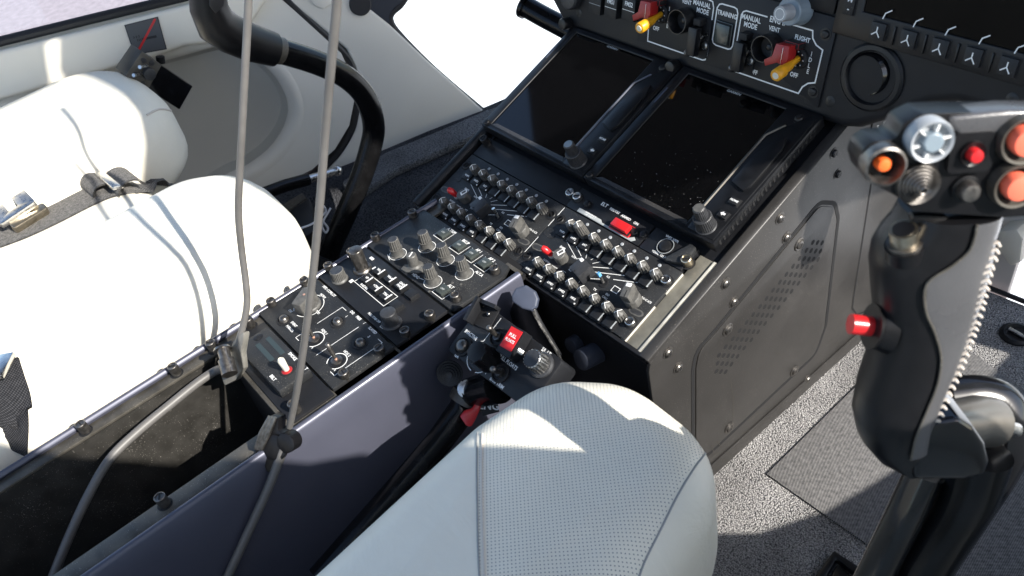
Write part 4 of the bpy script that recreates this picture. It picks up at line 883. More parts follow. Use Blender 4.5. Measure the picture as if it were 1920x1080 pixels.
c = onz(1906, 628, FLOOR); fx = thing('tie_down_ring', 'dark recessed tie down fitting with a silver pin in the right carpet', 'floor fitting', frame(c, (1, 0, 0), (0, 1, 0), (0, 0, 1)))
m = MB(); m.lathe([(17, .2), (17, 2), (13, 4), (11, .6)], 24, 0); part('cup', m, 'black_plastic', fx); m = MB(); m.tube([(-9, 1, 3), (9, -1, 3)], 2.2, 10); part('pin', m, 'bare_metal', fx)

# ------------------------------------------------------------------ collective and lever between console and right seat
CF = tilt(onx(838, 655, 172), 27)
co = thing('collective_lever', 'black collective lever head with small switches and a red float guard beside the console', 'collective', CF)
cp = l2(CF, [(906, 567), (1056, 676), (990, 770), (837, 655)])
m = MB(); m.prism([(p[0], p[1]) for p in roundpoly([(*p, 0) for p in cp], 5)], -26, 0)
def cf(x, y, h=0): return tuple(loc(CF, 800+x/6, 530+y/6, h))
l = MB()
dt = math.degrees(math.atan2(cp[1][1]-cp[0][1], cp[1][0]-cp[0][0]))
for t, x, y, s_ in (('INACTIVE', 500, 590, 4.4), ('GA', 340, 825, 4.4), ('PULL FLOATS', 915, 895, 4.6), ('S/L-LT', 1345, 780, 4.6), ('INACTIVE', 575, 320, 3.4), ('ENG TRIM', 790, 1130, 4.4)):
    p = cf(x, y); l.text(t, p[0], p[1], s_, .25, rot=dt, sx=.85)
for a in ([(840, 400), (640, 660), (590, 660)], [(800, 790), (780, 850), (660, 1030)]): l.line([cf(*p)[:2] for p in a], .5, .25)
p = cf(610, 840); l.arc(p[:2], 13.6, .7, .25, -70, 60); l.arc(p[:2], 13.6, .7, .25, 170, 270)
plate('head', l, m, 'panel_face', co, 1.4)
p = cf(410, 720); m = MB(); m.lathe([(9, 0), (9, 1.2), (7.4, 1.8), (6.4, .6)], 22, 1); m.lathe([(5.6, .4), (5.6, 3.4), (4, 5), (1.5, 5.4)], 20, 0); part('push_button', m, ['dark_metal', 'black_hole'], co, p, ang=50)
p = cf(556, 775, 21)[:2]+(0,); m = MB(); m.lathe([(11, 0), (11, 3), (10, 5), (9, 13)], 26, 0); m.knurl(10.5, 9.6, 11, 21, 8, 1.2, 0, 0); part('rotary_knob', m, ['grip_black', 'lever_blue'], co, p, ang=30)
for x, y, tx, ty in ((810, 620, 700, 510), (835, 1020, 745, 975)):
    p = V(cf(x, y)); q = V(cf(tx, ty, 17)); d = q-p
    m = MB(); m.lathe([(8.6, 0), (8.6, 1.6), (7.2, 2.4), (6.4, .8)], 22, 1); m.lathe([(4.2, .6), (3.6, 4)], 16, 0); m.tube([d*.1, d*.5, d*.9], [1.9, 2.2, 2.6], 14, 0); m.sphere(d*.96, 3.0, 0, 12); part('toggle', m, ['dark_metal', 'black_hole'], co, p, ang=60)
p = cf(690, 400); m = MB(); m.prism([(-13, -10), (8, -10), (8, 11), (-13, 11)], 0, 1.5, 1); m.box(-14, -10, -11, 12, 0, 12, 0); m.box(-10, 8, 8.5, 12, 0, 9, 0); m.lathe([(2, 1), (2, 4), (1, 5)], 12, 2, (1, 3)); part('open_guard', m, ['panel_face', 'black_hole', 'bare_metal'], co, p, (0, 0, rad(dt+10)), bev=.6)
p = cf(945, 650, 13)[:2]+(0,); m = MB(); m.prism([(-8, -13), (8, -13), (8, 12), (-8, 12)], 1, 13, 0); m.prism([(-6.4, -8), (6.4, -8), (6.4, 10.5), (-6.4, 10.5)], 13, 13.8, 1)
l = MB(); l.text('PULL', 0, 4, 4, 13.95, sx=.9); l.text('FLOATS', 0, -.6, 3.6, 13.95, sx=.8); m.join(l, None, 2); part('float_guard', m, ['panel_face', 'red_plastic', 'white_print'], co, p, (0, 0, rad(dt+6)), fixn=False)
p = cf(1060, 780); m = MB()
for k in range(5): m.lathe([(3.2, 1+k*1.6), (3.9, 1.6+k*1.6), (3.2, 2.4+k*1.6)], 14, 0)
m.sphere((-3.2, 1.6, 8), 2.4, 1, 10); part('safety_wire', m, ['bare_metal', 'red_plastic'], co, p)
p = cf(1180, 850, 17)[:2]+(0,); m = MB(); m.lathe([(11, 0), (11, 2), (9.6, 3)], 26, 1); m.knurl(8.6, 8.0, 3, 17, 18, .7, 0, 1); m.line([(0, -4), (0, 8)], .9, 17.2, 1); part('rotary_knob', m, ['bare_metal', 'knob_dark'], co, p, (0, 0, rad(20)), ang=30)
ci = CF.inverted()
ax = [onx(x, y, xx) for x, y, xx in ((905, 700, 190), (882, 738, 190), (866, 770, 191), (820, 832, 193), (740, 925, 196), (600, 1085, 200))]
ax[0] = CF @ (V(cf(700, 1050)) + V((4, -2, -14)))
m = MB(); m.tube([ci @ p for p in ax], [15, 14, 13, 12, 12, 12], 20); part('lever_tube', m, 'tube_black', co)
m = MB(); a, b = ci @ ax[1], ci @ ax[2]; m.tube([a, a+(b-a)*.55], 16.5, 22, 0); part('clamp_ring', m, 'rail_paint', co)
n_ = (CC-ax[1]).normalized(); X_, Y_, Z_ = basis(n_)
GF = frame(ax[1]+n_*16, X_, Y_, Z_)
m = MB(); m.prism([(6*math.cos(k*math.pi/3), 6*math.sin(k*math.pi/3)) for k in range(6)], -1, 4); m.lathe([(8, -1), (8, .6)], 20, 0); m.tf(ci @ GF @ Matrix.Translation((-2, 5, 0))); part('hex_bolt', m, 'bare_metal', co, bev=.5)
q = [loc(GF, x, y, 2) for x, y in ((862, 780), (872, 768), (884, 766), (893, 752), (900, 748), (904, 757), (899, 770), (892, 786), (884, 800), (874, 798))]
m = MB(); m.prism([(v.x, v.y) for v in q], -3, 8); m.tf(ci @ GF); part('idle_guard', m, 'red_plastic', co, bev=1.4)
q = [loc(GF, x, y, 0) for x, y in ((899, 751), (930, 742), (936, 772), (905, 780))]
m = MB(); m.prism([(v.x, v.y) for v in q], -6, 3); l = MB(); c = sum(q, V())/4; l.text('ENG', c.x-.5, c.y, 9, 3.2, rot=-22); m.join(l, None, 1); m.tf(ci @ GF); part('engine_label', m, ['panel_face', 'white_print'], co, fixn=False)
p = ci @ onx(843, 700, 176); m = MB()
for k in range(5): m.lathe([(12-2*k, 1.2*k), (11.6-2*k, 1.2*k+1.2), (10.6-2*k, 1.2*k+.6)], 24, 0)
m.tf(Matrix.Translation(p) @ basis(CC-onx(843, 700, 176))[2].to_track_quat('Z', 'Y').to_matrix().to_4x4()); part('hat_switch', m, 'grip_rubber', co)

LF = frame(ony(985, 560, -104), *basis(V((.42, -.52, .74)))); lq = LF.inverted()
lv = thing('lock_lever', 'blue black lever with a rounded pad standing between collective and pedestal', 'lever', LF)
pp = l2(LF, [(958, 555), (966, 540), (985, 534), (1003, 546), (1009, 560), (1006, 575), (998, 584), (978, 579), (960, 566)])
m = MB(); m.prism([(p[0], p[1]) for p in roundpoly([(*p, 0) for p in pp], 2.5)], -7, 0); part('pad', m, 'lever_blue', lv, bev=2, seg=3)
AR = frame(ony(990, 585, -106), (1, 0, 0), (0, 0, 1), (0, -1, 0))
m = MB(); m.prism(l2(AR, [(962, 564), (999, 582), (1012, 608), (1048, 668), (1040, 740), (960, 700), (946, 650), (952, 600)]), -4, 0); m.tf(lq @ AR); part('arm', m, 'bezel_black', lv, bev=1)
m = MB(); m.tube([lq @ (AR @ loc(AR, x, y, 0)) for x, y in ((999, 582), (1003, 592), (1013, 610), (1042, 656), (1050, 672), (1060, 690))], 1.4, 8); part('lit_edge', m, 'bare_metal', lv)  # bright tube stands in for the sunlit edge of the arm
q = onx(1102, 672, 235); m = MB(); m.cyl(q+V((0, 20, -4)), q+V((0, -8, 4)), 10, n=20); m.cyl(q+V((-28, 24, -8)), q+V((-26, 2, -4)), 8, n=18); solo('control_stub', m, 'lever_blue', 'dark blue grey control stub low on the pedestal front behind the seat nose', 'control stub', bev=1)

# ------------------------------------------------------------------ seats
def pillow(core, R, zt, zb, crown=0, n=7, Rz=None, Rb=36):
    Rz = Rz or R
    P = [V((x, y, 0)) for x, y in core]
    a = sum(P[i-1].x*P[i].y-P[i].x*P[i-1].y for i in range(len(P)))
    if a < 0: P = P[::-1]
    N = len(P); c = sum(P, V())/N; nr = []
    for i in range(N):
        t = (P[(i+1) % N]-P[i-1]).normalized(); nr.append(V((t.y, -t.x, 0)))
    rs = []
    for k in (.03, .3, .6, .85): rs.append([(c.x+(p.x-c.x)*k, c.y+(p.y-c.y)*k, zt+crown*(1-k*k)) for p in P])
    for k in range(n+1):
        t = k/n*math.pi/2; rs.append([(p.x+q.x*R*math.sin(t), p.y+q.y*R*math.sin(t), zt-Rz*(1-math.cos(t))) for p, q in zip(P, nr)])
    for k in range(n):
        t = k/(n-1)*math.pi/2; rs.append([(p.x+q.x*(R-Rb*(1-math.cos(t))), p.y+q.y*(R-Rb*(1-math.cos(t))), zb+Rb*(1-math.sin(t))) for p, q in zip(P, nr)])
    m = MB(); m.rings(rs[::-1], 0, True, True); return m
def rcore(pts, r, n=7): return [(p[0], p[1]) for p in roundpoly([(*q, 0) for q in pts], r, n)]
def dense(poly, step=25):
    out = []
    for i in range(len(poly)):
        a, b = V((*poly[i], 0)), V((*poly[(i+1) % len(poly)], 0)); k = max(1, int((b-a).length/step))
        for j in range(k): p = a.lerp(b, j/k); out.append((p.x, p.y))
    return out
def bvh(*ms):
    vs = []; fs = []
    for m in ms:
        k = len(vs); vs += m.v; fs += [[i+k for i in f] for f in m.f]
    return BVHTree.FromPolygons([tuple(v) for v in vs], fs)
def drape(T, px, py):                        # where a line of sight meets the cushion
    h = T.ray_cast(CC, ray(px, py).normalized()); return (h[0], h[1]) if h[0] else (None, None)
def dn(T, x, y, z=300):
    h = T.ray_cast(V((x, y, z)), V((0, 0, -1))); return (h[0], h[1]) if h[0] else (None, None)

def side_of(F, a, b, p):
    d = b-a; n = V((-d.y, d.x, 0)).normalized(); k = n.dot(a); sg = 1 if n.dot(p)-k > 0 else -1
    return (n.x*sg, n.y*sg, (-k*sg + sg*(n.x*F.translation.x+n.y*F.translation.y))*K)
SF = frame((-300, -420, 0), (1, 0, 0), (0, 1, 0), (0, 0, 1)); si = SF.inverted()
ls = thing('pilot_seat', 'sunlit white leather left seat with two thigh bolsters, a lap belt lying between them', 'seat', SF, 'white leather pilot seats')
nb_ = pillow(dense(rcore([(-190, -1000), (-190, -258), (-172, -236), (-108, -240), (-94, -260), (-94, -1000)], 26)), 62, 46, -86, 4)
fb_ = pillow(dense(rcore([(-590, -1000), (-590, -255), (-566, -230), (-490, -230), (-465, -255), (-465, -1000)], 30)), 62, 48, -84, 4)
cc_ = pillow(dense(rcore([(-480, -1000), (-480, -300), (-200, -300), (-200, -1000)], 40)), 40, -8, -100, 0)
TL = bvh(nb_, fb_, cc_)
a, b, c = [drape(TL, *p)[0] for p in ((305, 452), (352, 460), (250, 420))]
perf_mat('leather_perforated_washed', math.pi/2-math.atan2(b.y-a.y, b.x-a.x), [side_of(SF, a, b, c)], .0025, .0025, .19, (.42, .44, .46))  # dots paled to imitate strong sun washing them out
for nm, mm, mt_ in (('thigh_bolster', nb_, 'leather_perforated_washed'), ('thigh_bolster', fb_, 'leather_white'), ('centre_cushion', cc_, 'leather_white')):
    t = MB(); t.join(mm, si); part(nm, t, mt_, ls, ang=60)
m = MB(); m.box(-560, -80, -1000, -300, -215, -84); m.tf(si); part('seat_pan', m, 'black_plastic', ls, bev=12)
def seam(T, pts, r=1.3, lift=.4, n=14):
    out = []
    P = spline([V((*p, 0)) for p in pts], n)
    for p in P:
        h, nn = drape(T, p.x, p.y)
        if h and (not out or (h-out[-1]).length > 1.0): out.append(h+nn*lift)
    return out
def seamtube(T, pts, r, M, lift=.4):
    m = MB(); P = seam(T, pts, lift=lift); run = [P[0]] if P else []
    for a in P[1:]:
        if (a-run[-1]).length > 40:
            if len(run) > 2: m.tube(run, r, 8)
            run = []
        run.append(a)
    if len(run) > 2: m.tube(run, r, 8)
    return m.tf(M)
def flatseam(T, pts, wd, M, lift=.5):        # a shallow sewn channel strip following the cushion
    m = MB(); L_ = []; R_ = []; P = spline([V((*p, 0)) for p in pts], 10); H = [drape(T, p.x, p.y) for p in P]; H = [h for h in H if h[0]]
    for i in range(len(H)-1):
        if (H[i+1][0]-H[i][0]).length > 50: continue
        for h, nx in ((H[i], H[i+1][0]-H[i][0]),):
            s_ = h[1].cross(nx.normalized()).normalized(); s2 = H[i+1][1].cross(nx.normalized()).normalized()
            a, b = h[0]+h[1]*lift, H[i+1][0]+H[i+1][1]*lift
            m.add([a-s_*wd/2, a+s_*wd/2, b+s2*wd/2, b-s2*wd/2], [[0, 1, 2, 3]])
    return m.tf(M)
m = seamtube(TL, [(275, 216), (300, 205), (330, 212), (348, 232), (356, 256)], 1.5, si); part('seam', m, 'stitch_white', ls)

def ribbon(T, pts, wid, M, lift=2.0, th=1.6, mt='webbing', nm='strap', root=None, vert=None):
    # a strap laid on the cushion: pts are sight lines to its centre line, wid its true width
    C_ = []
    for p in spline([V((*q, 0)) for q in pts], 7):
        h, n = drape(T, p.x, p.y)
        if h and (not C_ or (h-C_[-1]).length > 4): C_.append(h)
    for _ in range(3): C_ = [C_[0]]+[(C_[i-1]+C_[i]*2+C_[i+1])/4 for i in range(1, len(C_)-1)]+[C_[-1]]
    vs = []; fs = []; uvs = []; d_ = 0
    for i, c in enumerate(C_):
        t = (C_[min(i+1, len(C_)-1)]-C_[max(i-1, 0)]).normalized(); s_ = t.cross(V((0, 0, 1))).normalized()
        if i: d_ += (c-C_[i-1]).length
        for k in range(7):
            o = (k-3)/3*wid/2; q = c+s_*o; h, n = dn(T, q.x, q.y)
            z = (h.z if h else q.z); z = min(max(z, c.z-8), c.z+9)
            vs.append((q.x, q.y, z+lift)); uvs.append((d_, o))
    n = len(C_)
    for i in range(n-1):
        for k in range(6): fs.append([i*7+k, i*7+k+1, (i+1)*7+k+1, (i+1)*7+k])
    m = MB(); m.add(vs, fs); m.add([(x, y, z-th) for x, y, z in vs], [f[::-1] for f in fs])
    m.tf(M); me = m.mesh(nm, mt, ang=60, fixn=False); L_ = me.uv_layers.new(name='uv'); U_ = uvs+uvs
    for lp in me.loops: L_.data[lp.index].uv = (U_[lp.vertex_index][0]*K, U_[lp.vertex_index][1]*K)
    return part(nm, me, None, root), C_
BF = frame((-300, -300, 10), (1, 0, 0), (0, 1, 0), (0, 0, 1)); bi = BF.inverted()
lb = thing('lap_belt', 'grey webbing lap belt with a silver buckle lying across the left seat', 'seat belt', BF)
st, C_ = ribbon(TL, [(-60, 468), (-10, 450), (50, 428), (110, 400), (165, 372), (215, 352), (262, 352), (310, 344)], 46, bi, root=lb)
def plate3(px, py, w_, l_, ang, th, bev=1.5, hole=None, mi='bare_metal', tiltv=(0, 0), lift=5):
    h, n = drape(TL, px, py); F_ = frame(h+V((0, 0, lift)), (math.cos(rad(ang)), math.sin(rad(ang)), 0), (-math.sin(rad(ang)), math.cos(rad(ang)), 0), (0, 0, 1)) @ Matrix.Rotation(rad(tiltv[0]), 4, 'X') @ Matrix.Rotation(rad(tiltv[1]), 4, 'Y')
    m = MB(); o = rcore([(-l_/2, -w_/2), (l_/2, -w_/2), (l_/2, w_/2), (-l_/2, w_/2)], 4, 3)
    if hole: m.holed(o, [rcore([(-hole[0]/2, -hole[1]/2), (hole[0]/2, -hole[1]/2), (hole[0]/2, hole[1]/2), (-hole[0]/2, hole[1]/2)], 2, 3)], 0, th)
    else: m.prism(o, 0, th)
    return m.tf(bi @ F_)
dv = C_[len(C_)*2//3]-C_[len(C_)//3]; ab = math.degrees(math.atan2(dv.y, dv.x))
part('buckle', plate3(28, 395, 50, 46, ab+8, 7, tiltv=(8, -6), lift=5, hole=(12, 26)), 'bare_metal', lb, bev=1.2)
part('buckle_flap', plate3(62, 418, 12, 44, ab+14, 11, tiltv=(20, 0), lift=3), 'gold_metal', lb, bev=2)
part('adjuster', plate3(213, 352, 56, 15, ab+8, 4.5, tiltv=(0, 18), lift=9), 'bare_metal', lb, bev=1.2)
def loop(px, py, ang, w_, l_, h_, lift=2):
    h, n = drape(TL, px, py); F_ = frame(h+V((0, 0, lift)), (math.cos(rad(ang)), math.sin(rad(ang)), 0), (-math.sin(rad(ang)), math.cos(rad(ang)), 0), (0, 0, 1))
    vs = []; fs = []
    for k in range(13):
        t = math.pi*k/12
        for y in (-w_/2, w_/2): vs.append((-l_/2*math.cos(t), y, h_*math.sin(t)))
    for k in range(12): fs.append([2*k, 2*k+1, 2*k+3, 2*k+2])
    m = MB(); m.add(vs, fs); m.add([(x*.94, y, z-1.6) for x, y, z in vs], [f[::-1] for f in fs]); m.tf(bi @ F_); return m
for q in ((235, 350, ab+8, 47, 34, 15), (182, 352, ab+8, 47, 26, 11)):
    o = part('strap_loop', loop(*q), 'webbing', lb, ang=60, fixn=False, uv=lambda v: (v.x, v.y))
# second strap hanging over the cushion edge at the left border of the picture
sb = thing('shoulder_strap', 'dark woven strap with a silver tongue hanging over the left seat at the left border', 'seat belt', BF)
st2, C2 = ribbon(TL, [(-12, 690), (-2, 730), (6, 760), (14, 800), (20, 830), (26, 850)], 44, bi, mt='webbing_dark', root=sb, lift=3)
h = drape(TL, -2, 700)[0]; m = MB(); m.box(-14, 14, -3, 14, 0, 5); m.tf(bi @ frame(h+V((0, 0, 5)), (.8, -.6, 0), (.6, .8, 0), (0, 0, 1))); part('tongue', m, 'bare_metal', sb, bev=1)

# right seat: one thigh bolster fills the foreground
RF = frame((400, -420, 0), (1, 0, 0), (0, 1, 0), (0, 0, 1)); ri = RF.inverted()
rs_ = thing('pilot_seat', 'white leather right seat in the foreground with a dotted perforated thigh panel', 'seat', RF, 'white leather pilot seats')
core = rcore([(400, -1000), (315, -225), (319, -178), (345, -158), (390, -160), (405, -178), (416, -240), (438, -400), (470, -600), (500, -1000)], 20)
rb_ = pillow(dense(core, 16), 46, 34, -120, 6, Rb=60)
core2 = rcore([(640, -1000), (640, -240), (660, -170), (780, -170), (800, -240), (800, -1000)], 30)
rb2 = pillow(dense(core2), 50, 34, -120, 4); rc_ = pillow(dense(rcore([(500, -1000), (500, -460), (640, -460), (640, -1000)], 30)), 30, 0, -120, Rb=25)
TR = bvh(rb_)
# seam lines across the cushion seen from the photograph's side, as lines in the seat's own plan
sa, sb_ = [drape(TR, *p)[0] for p in ((896, 830), (895, 1060))]
sc_, sd_ = [drape(TR, *p)[0] for p in ((1318, 855), (1205, 1060))]
mid = drape(TR, 1080, 960)[0]
ang_ = math.atan2(sb_.y-sa.y, sb_.x-sa.x)
perf_mat('leather_perforated', math.pi/2-ang_, [side_of(RF, sa, sb_, mid), side_of(RF, sc_, sd_, mid)], .0025, .0025, .19)
t = MB(); t.join(rb_, ri); part('thigh_bolster', t, 'leather_perforated', rs_, ang=60)
t = MB(); t.join(rb2, ri); part('thigh_bolster', t, 'leather_white', rs_, ang=60)
t = MB(); t.join(rc_, ri); part('centre_cushion', t, 'leather_white', rs_, ang=60)
m = MB(); m.box(320, 800, -1000, -300, -235, -118); m.tf(ri); part('seat_pan', m, 'black_plastic', rs_, bev=10)
m = seamtube(TR, [(895, 812), (894, 840), (894, 900), (895, 960), (896, 1020), (899, 1085)], .75, ri, .1); part('seam', m, 'seam_groove', rs_)
m = seamtube(TR, [(1326, 846), (1318, 856), (1300, 880), (1270, 930), (1240, 990), (1210, 1050), (1195, 1090)], .75, ri, .1); part('seam', m, 'seam_groove', rs_)
m = MB()
for p in seam(TR, [(905, 815), (904, 850), (904, 920), (906, 1000), (909, 1085)], n=22): m.sphere(tuple(p), .9, 0, 6)
part('stitching', m.tf(ri), 'stitch_white', rs_)

# ------------------------------------------------------------------ cyclic stick in the right foreground
T0, B0 = at(1780, 300, .352), at(1690, 850, .425)
Y_ = (T0-B0).normalized(); X_ = (V(RR[0])-Y_*V(RR[0]).dot(Y_)).normalized(); Z_ = X_.cross(Y_)
CY = frame((T0+B0)/2, X_, Y_, Z_); cyi = CY.inverted()
cy = thing('cyclic_stick', 'large black cyclic stick grip with orange and red buttons and a stitched leather panel', 'cyclic stick', CY)
def k2(px, py, h=0): return loc(CY, px, py, h)
sec = [(404, 1714, 1886), (430, 1700, 1880), (455, 1676, 1872), (480, 1660, 1869), (510, 1654, 1864), (560, 1657, 1850), (600, 1661, 1835), (650, 1655, 1815), (700, 1646, 1795), (750, 1629, 1773), (800, 1619, 1755), (840, 1627, 1746), (868, 1652, 1738), (886, 1690, 1722)]
bound = {404: 1812, 430: 1806, 455: 1795, 480: 1764, 510: 1722, 560: 1720, 600: 1735, 650: 1747, 700: 1741, 750: 1722, 800: 1702, 840: 1694, 868: 1694, 886: 1704}
n = 40; rs = []; leather = []
for py, xl, xr in sec:
    a, b = k2(xl, py), k2(xr, py); c = (a+b)/2; hw = (b-a).length/2; dep = min(20, 13+hw*.35) if py < 868 else 10
    ring = []
    for i in range(n):
        t = 2*math.pi*i/n; s_, c_ = math.sin(t), math.cos(t)
        ring.append((c.x+hw*math.copysign(abs(c_)**.8, c_), c.y, -dep*.55+dep*math.copysign(abs(s_)**.8, s_)))
    rs.append(ring)
    e = k2(bound[py], py); row = []
    x0 = max(-.98, min(.9, (e.x-c.x)/hw))
    for i in range(15):
        u = x0+(1.0-x0)*i/14; t = math.acos(max(-1, min(1, math.copysign(abs(u)**(1/.8), u)))); s_ = math.sin(t)
        row.append((c.x+hw*u*1.012, c.y, -dep*.55+dep*abs(s_)**.8+1.0))
    leather.append(row)
m = MB(); m.rings(rs); part('grip', m, 'grip_black', cy, ang=60)
L2 = leather[:12]; vs = [p for r in L2 for p in r]; m = MB(); k = 15
m.add(vs, [[i*k+j, i*k+j+1, (i+1)*k+j+1, (i+1)*k+j] for i in range(len(L2)-1) for j in range(k-1)])
lea = part('leather_panel', m, 'grip_leather', cy, ang=80, fixn=False)
m = MB(); m.tube(spline([r[0] for r in L2], 4), .6, 8); part('piping', m, 'rail_paint', lea)
edge = spline([V(r[11])+V((0, 0, .8)) for r in L2], 8); m = MB(); acc_ = 0
for i in range(1, len(edge)):
    acc_ += (edge[i]-edge[i-1]).length
    if acc_ > 2.7 and i > 14:
        acc_ = 0; t = (edge[i]-edge[i-1]).normalized(); s_ = t.cross(V((0, 0, 1)))
        for sg in (-1, 1): m.tube([edge[i]-s_*.2+t*1.6*0+V((0, 0, .2)), edge[i]+s_*(2.6*sg)+t*(2.2)+V((0, 0, -.6))], [.85, .55], 7)
part('stitching', m, 'stitch_white', lea, ang=60)
# heel of the grip
q = [k2(x, y) for x, y in ((1700, 800), (1756, 778), (1790, 772), (1818, 790), (1840, 822), (1848, 856), (1838, 880), (1800, 888), (1700, 888))]
m = MB(); m.prism([(p[0], p[1]) for p in roundpoly([(v.x, v.y, 0) for v in q], 5)], -26, 6); part('heel', m, 'gloss_black', cy, bev=4, seg=4)
# head block
q = [k2(x, y, 8) for x, y in ((1612, 305), (1618, 280), (1640, 265), (1680, 262), (1694, 232), (1730, 214), (1790, 212), (1990, 212), (1990, 400), (1886, 408), (1800, 402), (1712, 396), (1688, 372), (1640, 346), (1620, 330))]
m = MB(); m.prism([(p[0], p[1]) for p in roundpoly([(v.x, v.y, 0) for v in q], 4)], -7, 8); part('head', m, 'grip_black', cy, bev=3, seg=3)
def on(px, py, h=8): v = k2(px, py, h); return (v.x, v.y, h)
sc1 = 1650/.352/1000                                  # px per mm near the head
def R(px): return px/sc1
p = on(1651, 303, 8); m = MB(); m.lathe([(R(39), -1), (R(40), 3), (R(38), 6), (R(33), 6.5), (R(30), 4), (R(28), 0)], 32, 0); m.lathe([(R(28), 0), (R(20), -.5)], 28, 1); m.lathe([(R(13.5), -1), (R(13.5), 3.5), (R(11), 4.6), (R(6), 5)], 22, 2)
part('guarded_button', m, ['dark_metal', 'black_hole', 'orange_button'], cy, p, ang=40)
p = on(1735, 256, 8); m = MB(); m.lathe([(R(41), 0), (R(41), 5), (R(38), 7), (R(33), 6.4), (R(31), 4)], 32, 0); m.lathe([(R(20), 3), (R(19), 7.5), (R(16), 8)], 8, 1)
for a in range(0, 360, 60): m.join(MB().box(R(20), R(33), -.35, .35, 3, 6.6), Matrix.Rotation(rad(a+15), 4, 'Z'), 2)
part('trim_switch', m, ['led_grey', 'blue_grey', 'white_print'], cy, p, ang=40)
p = on(1720, 343, 8); pr_ = []
for k in range(7): pr_ += [(R(40-5*k), 1+k*.9), (R(39.4-5*k), 1.9+k*.9), (R(37-5*k), 1.5+k*.9)]
m = MB(); m.lathe([(R(41), -4)]+pr_+[(R(4), 7.6), (R(3), 6)], 32); part('hat_switch', m, 'dark_metal', cy, p, ang=25)
p = on(1817, 283, 8); m = MB(); m.prism(rcore([(-R(40), -R(38)), (R(40), -R(38)), (R(40), R(38)), (-R(40), R(38))], 3), -4, 2.5, 1); m.lathe([(R(24), 2.5), (R(23), 4), (R(16), 3)], 26, 1); m.lathe([(R(13), 2.5), (R(13), 6), (R(11), 7), (R(5), 7.3)], 22, 0); part('trigger_button', m, ['red_plastic', 'grip_black'], cy, p, ang=40)
p = on(1808, 352, 8); m = MB(); m.lathe([(R(27), 0), (R(26), 1.6), (R(21), 2)], 26, 1); m.lathe([(R(20), 1.5), (R(19.6), 5), (R(16), 6.4), (R(8), 6.8)], 26, 0); part('push_button', m, ['dark_metal', 'grip_black'], cy, p, ang=40)
for px, py, r1, hh in ((1914, 258, 28, 9), (1898, 343, 26, 9)):
    p = on(px, py, hh); m = MB(); m.lathe([(R(r1+18), -10), (R(r1+19), 2), (R(r1+16), 4.5), (R(r1+11), 4.2), (R(r1+8), 1)], 34, 0); m.lathe([(R(r1+8), 1), (R(r1), 0)], 30, 1); m.lathe([(R(r1), 0), (R(r1), 5), (R(r1-3), 6.6), (R(r1*.5), 7.2)], 30, 2)
    part('guarded_button', m, ['rail_paint', 'black_hole', 'coral_button'], cy, p, ang=40)
q = [k2(x, y, 4) for x, y in ((1766, 218), (1880, 206), (1985, 206), (1985, 232), (1870, 250), (1790, 262), (1772, 240))]
m = MB(); m.prism([(v.x, v.y+1.5) for v in q], -5, 9.5); part('head_cover', m, 'grip_leather', cy, bev=2, seg=3)
for py in (420, 442):
    q = [k2(x, y, 8) for x, y in ((1722, py-7), (1790, py-4), (1784, py+9), (1718, py+7))]
    m = MB(); m.prism([(v.x, v.y) for v in q], -2, 3.0); part('finger_ridge', m, 'grip_black', cy, bev=1)
# side trigger and round connector
a, b = k2(1650, 626, 0), k2(1606, 625, 2); a.z = b.z = -6; d = (b-a).normalized()
m = MB(); m.tube([a, b], 4.6, 20, 0); m.tube([a-d*1, a+d*2], [9.5, 10.5], 24, 1); m.tube([a-d*6, a], [12, 10], 24, 1); part('side_button', m, ['red_plastic', 'grip_black'], cy, ang=40)
a, b = k2(1704, 488, 4), k2(1694, 430, 4); a.z = 0; b.z = 4; d = (b-a)
m = MB(); m.tube([a, a+d*.45], 8.0, 22, 1); m.tube([a+d*.4, a+d*.55], 7.2, 22, 2); m.tube([a+d*.5, b], 5.6, 22, 0); m.tube([b, b+d.normalized()*.5], 4.4, 18, 1); part('connector', m, ['gold_metal', 'grip_black', 'dark_metal'], cy, ang=40)
# tube below the grip
pt = [at(1770, 812, .45), at(1838, 800, .46), at(1842, 850, .475), at(1815, 930, .49), at(1765, 1010, .51), at(1700, 1110, .53), at(1640, 1210, .55)]
m = MB(); m.tube([cyi @ p for p in spline(pt[2:], 5)], 15.5, 26); part('stick_tube', m, 'tube_black', cy, ang=60)
m = MB(); m.tube([cyi @ at(1768, 800, .455), cyi @ at(1830, 790, .47), cyi @ at(1862, 792, .475), cyi @ at(1868, 793, .476)], [12.5, 14, 13, 7], 26); part('pivot_sleeve', m, 'satin_metal', cy, ang=60)
m = MB(); m.tube([cyi @ p for p in spline([at(1782, 740, .50), at(1840, 735, .50), at(1888, 752, .50), at(1908, 795, .50), at(1905, 850, .505), at(1880, 905, .515), at(1840, 965, .525), at(1770, 1070, .545), at(1720, 1150, .555)], 5)], 4.5, 12, flat=2.2); part('guard_strap', m, 'gloss_black', cy, ang=60)
m = MB(); m.tube([cyi @ p for p in spline([at(1735, 885, .49), at(1700, 960, .50), at(1660, 1040, .515), at(1610, 1140, .53)], 4)], 10.5, 20); part('link_rod', m, 'gloss_black', cy, ang=60)
m = MB(); m.tube([cyi @ at(1868, 796, .476), cyi @ at(1905, 806, .485)], 4, 14); part('pivot_pin', m, 'bare_metal', cy)

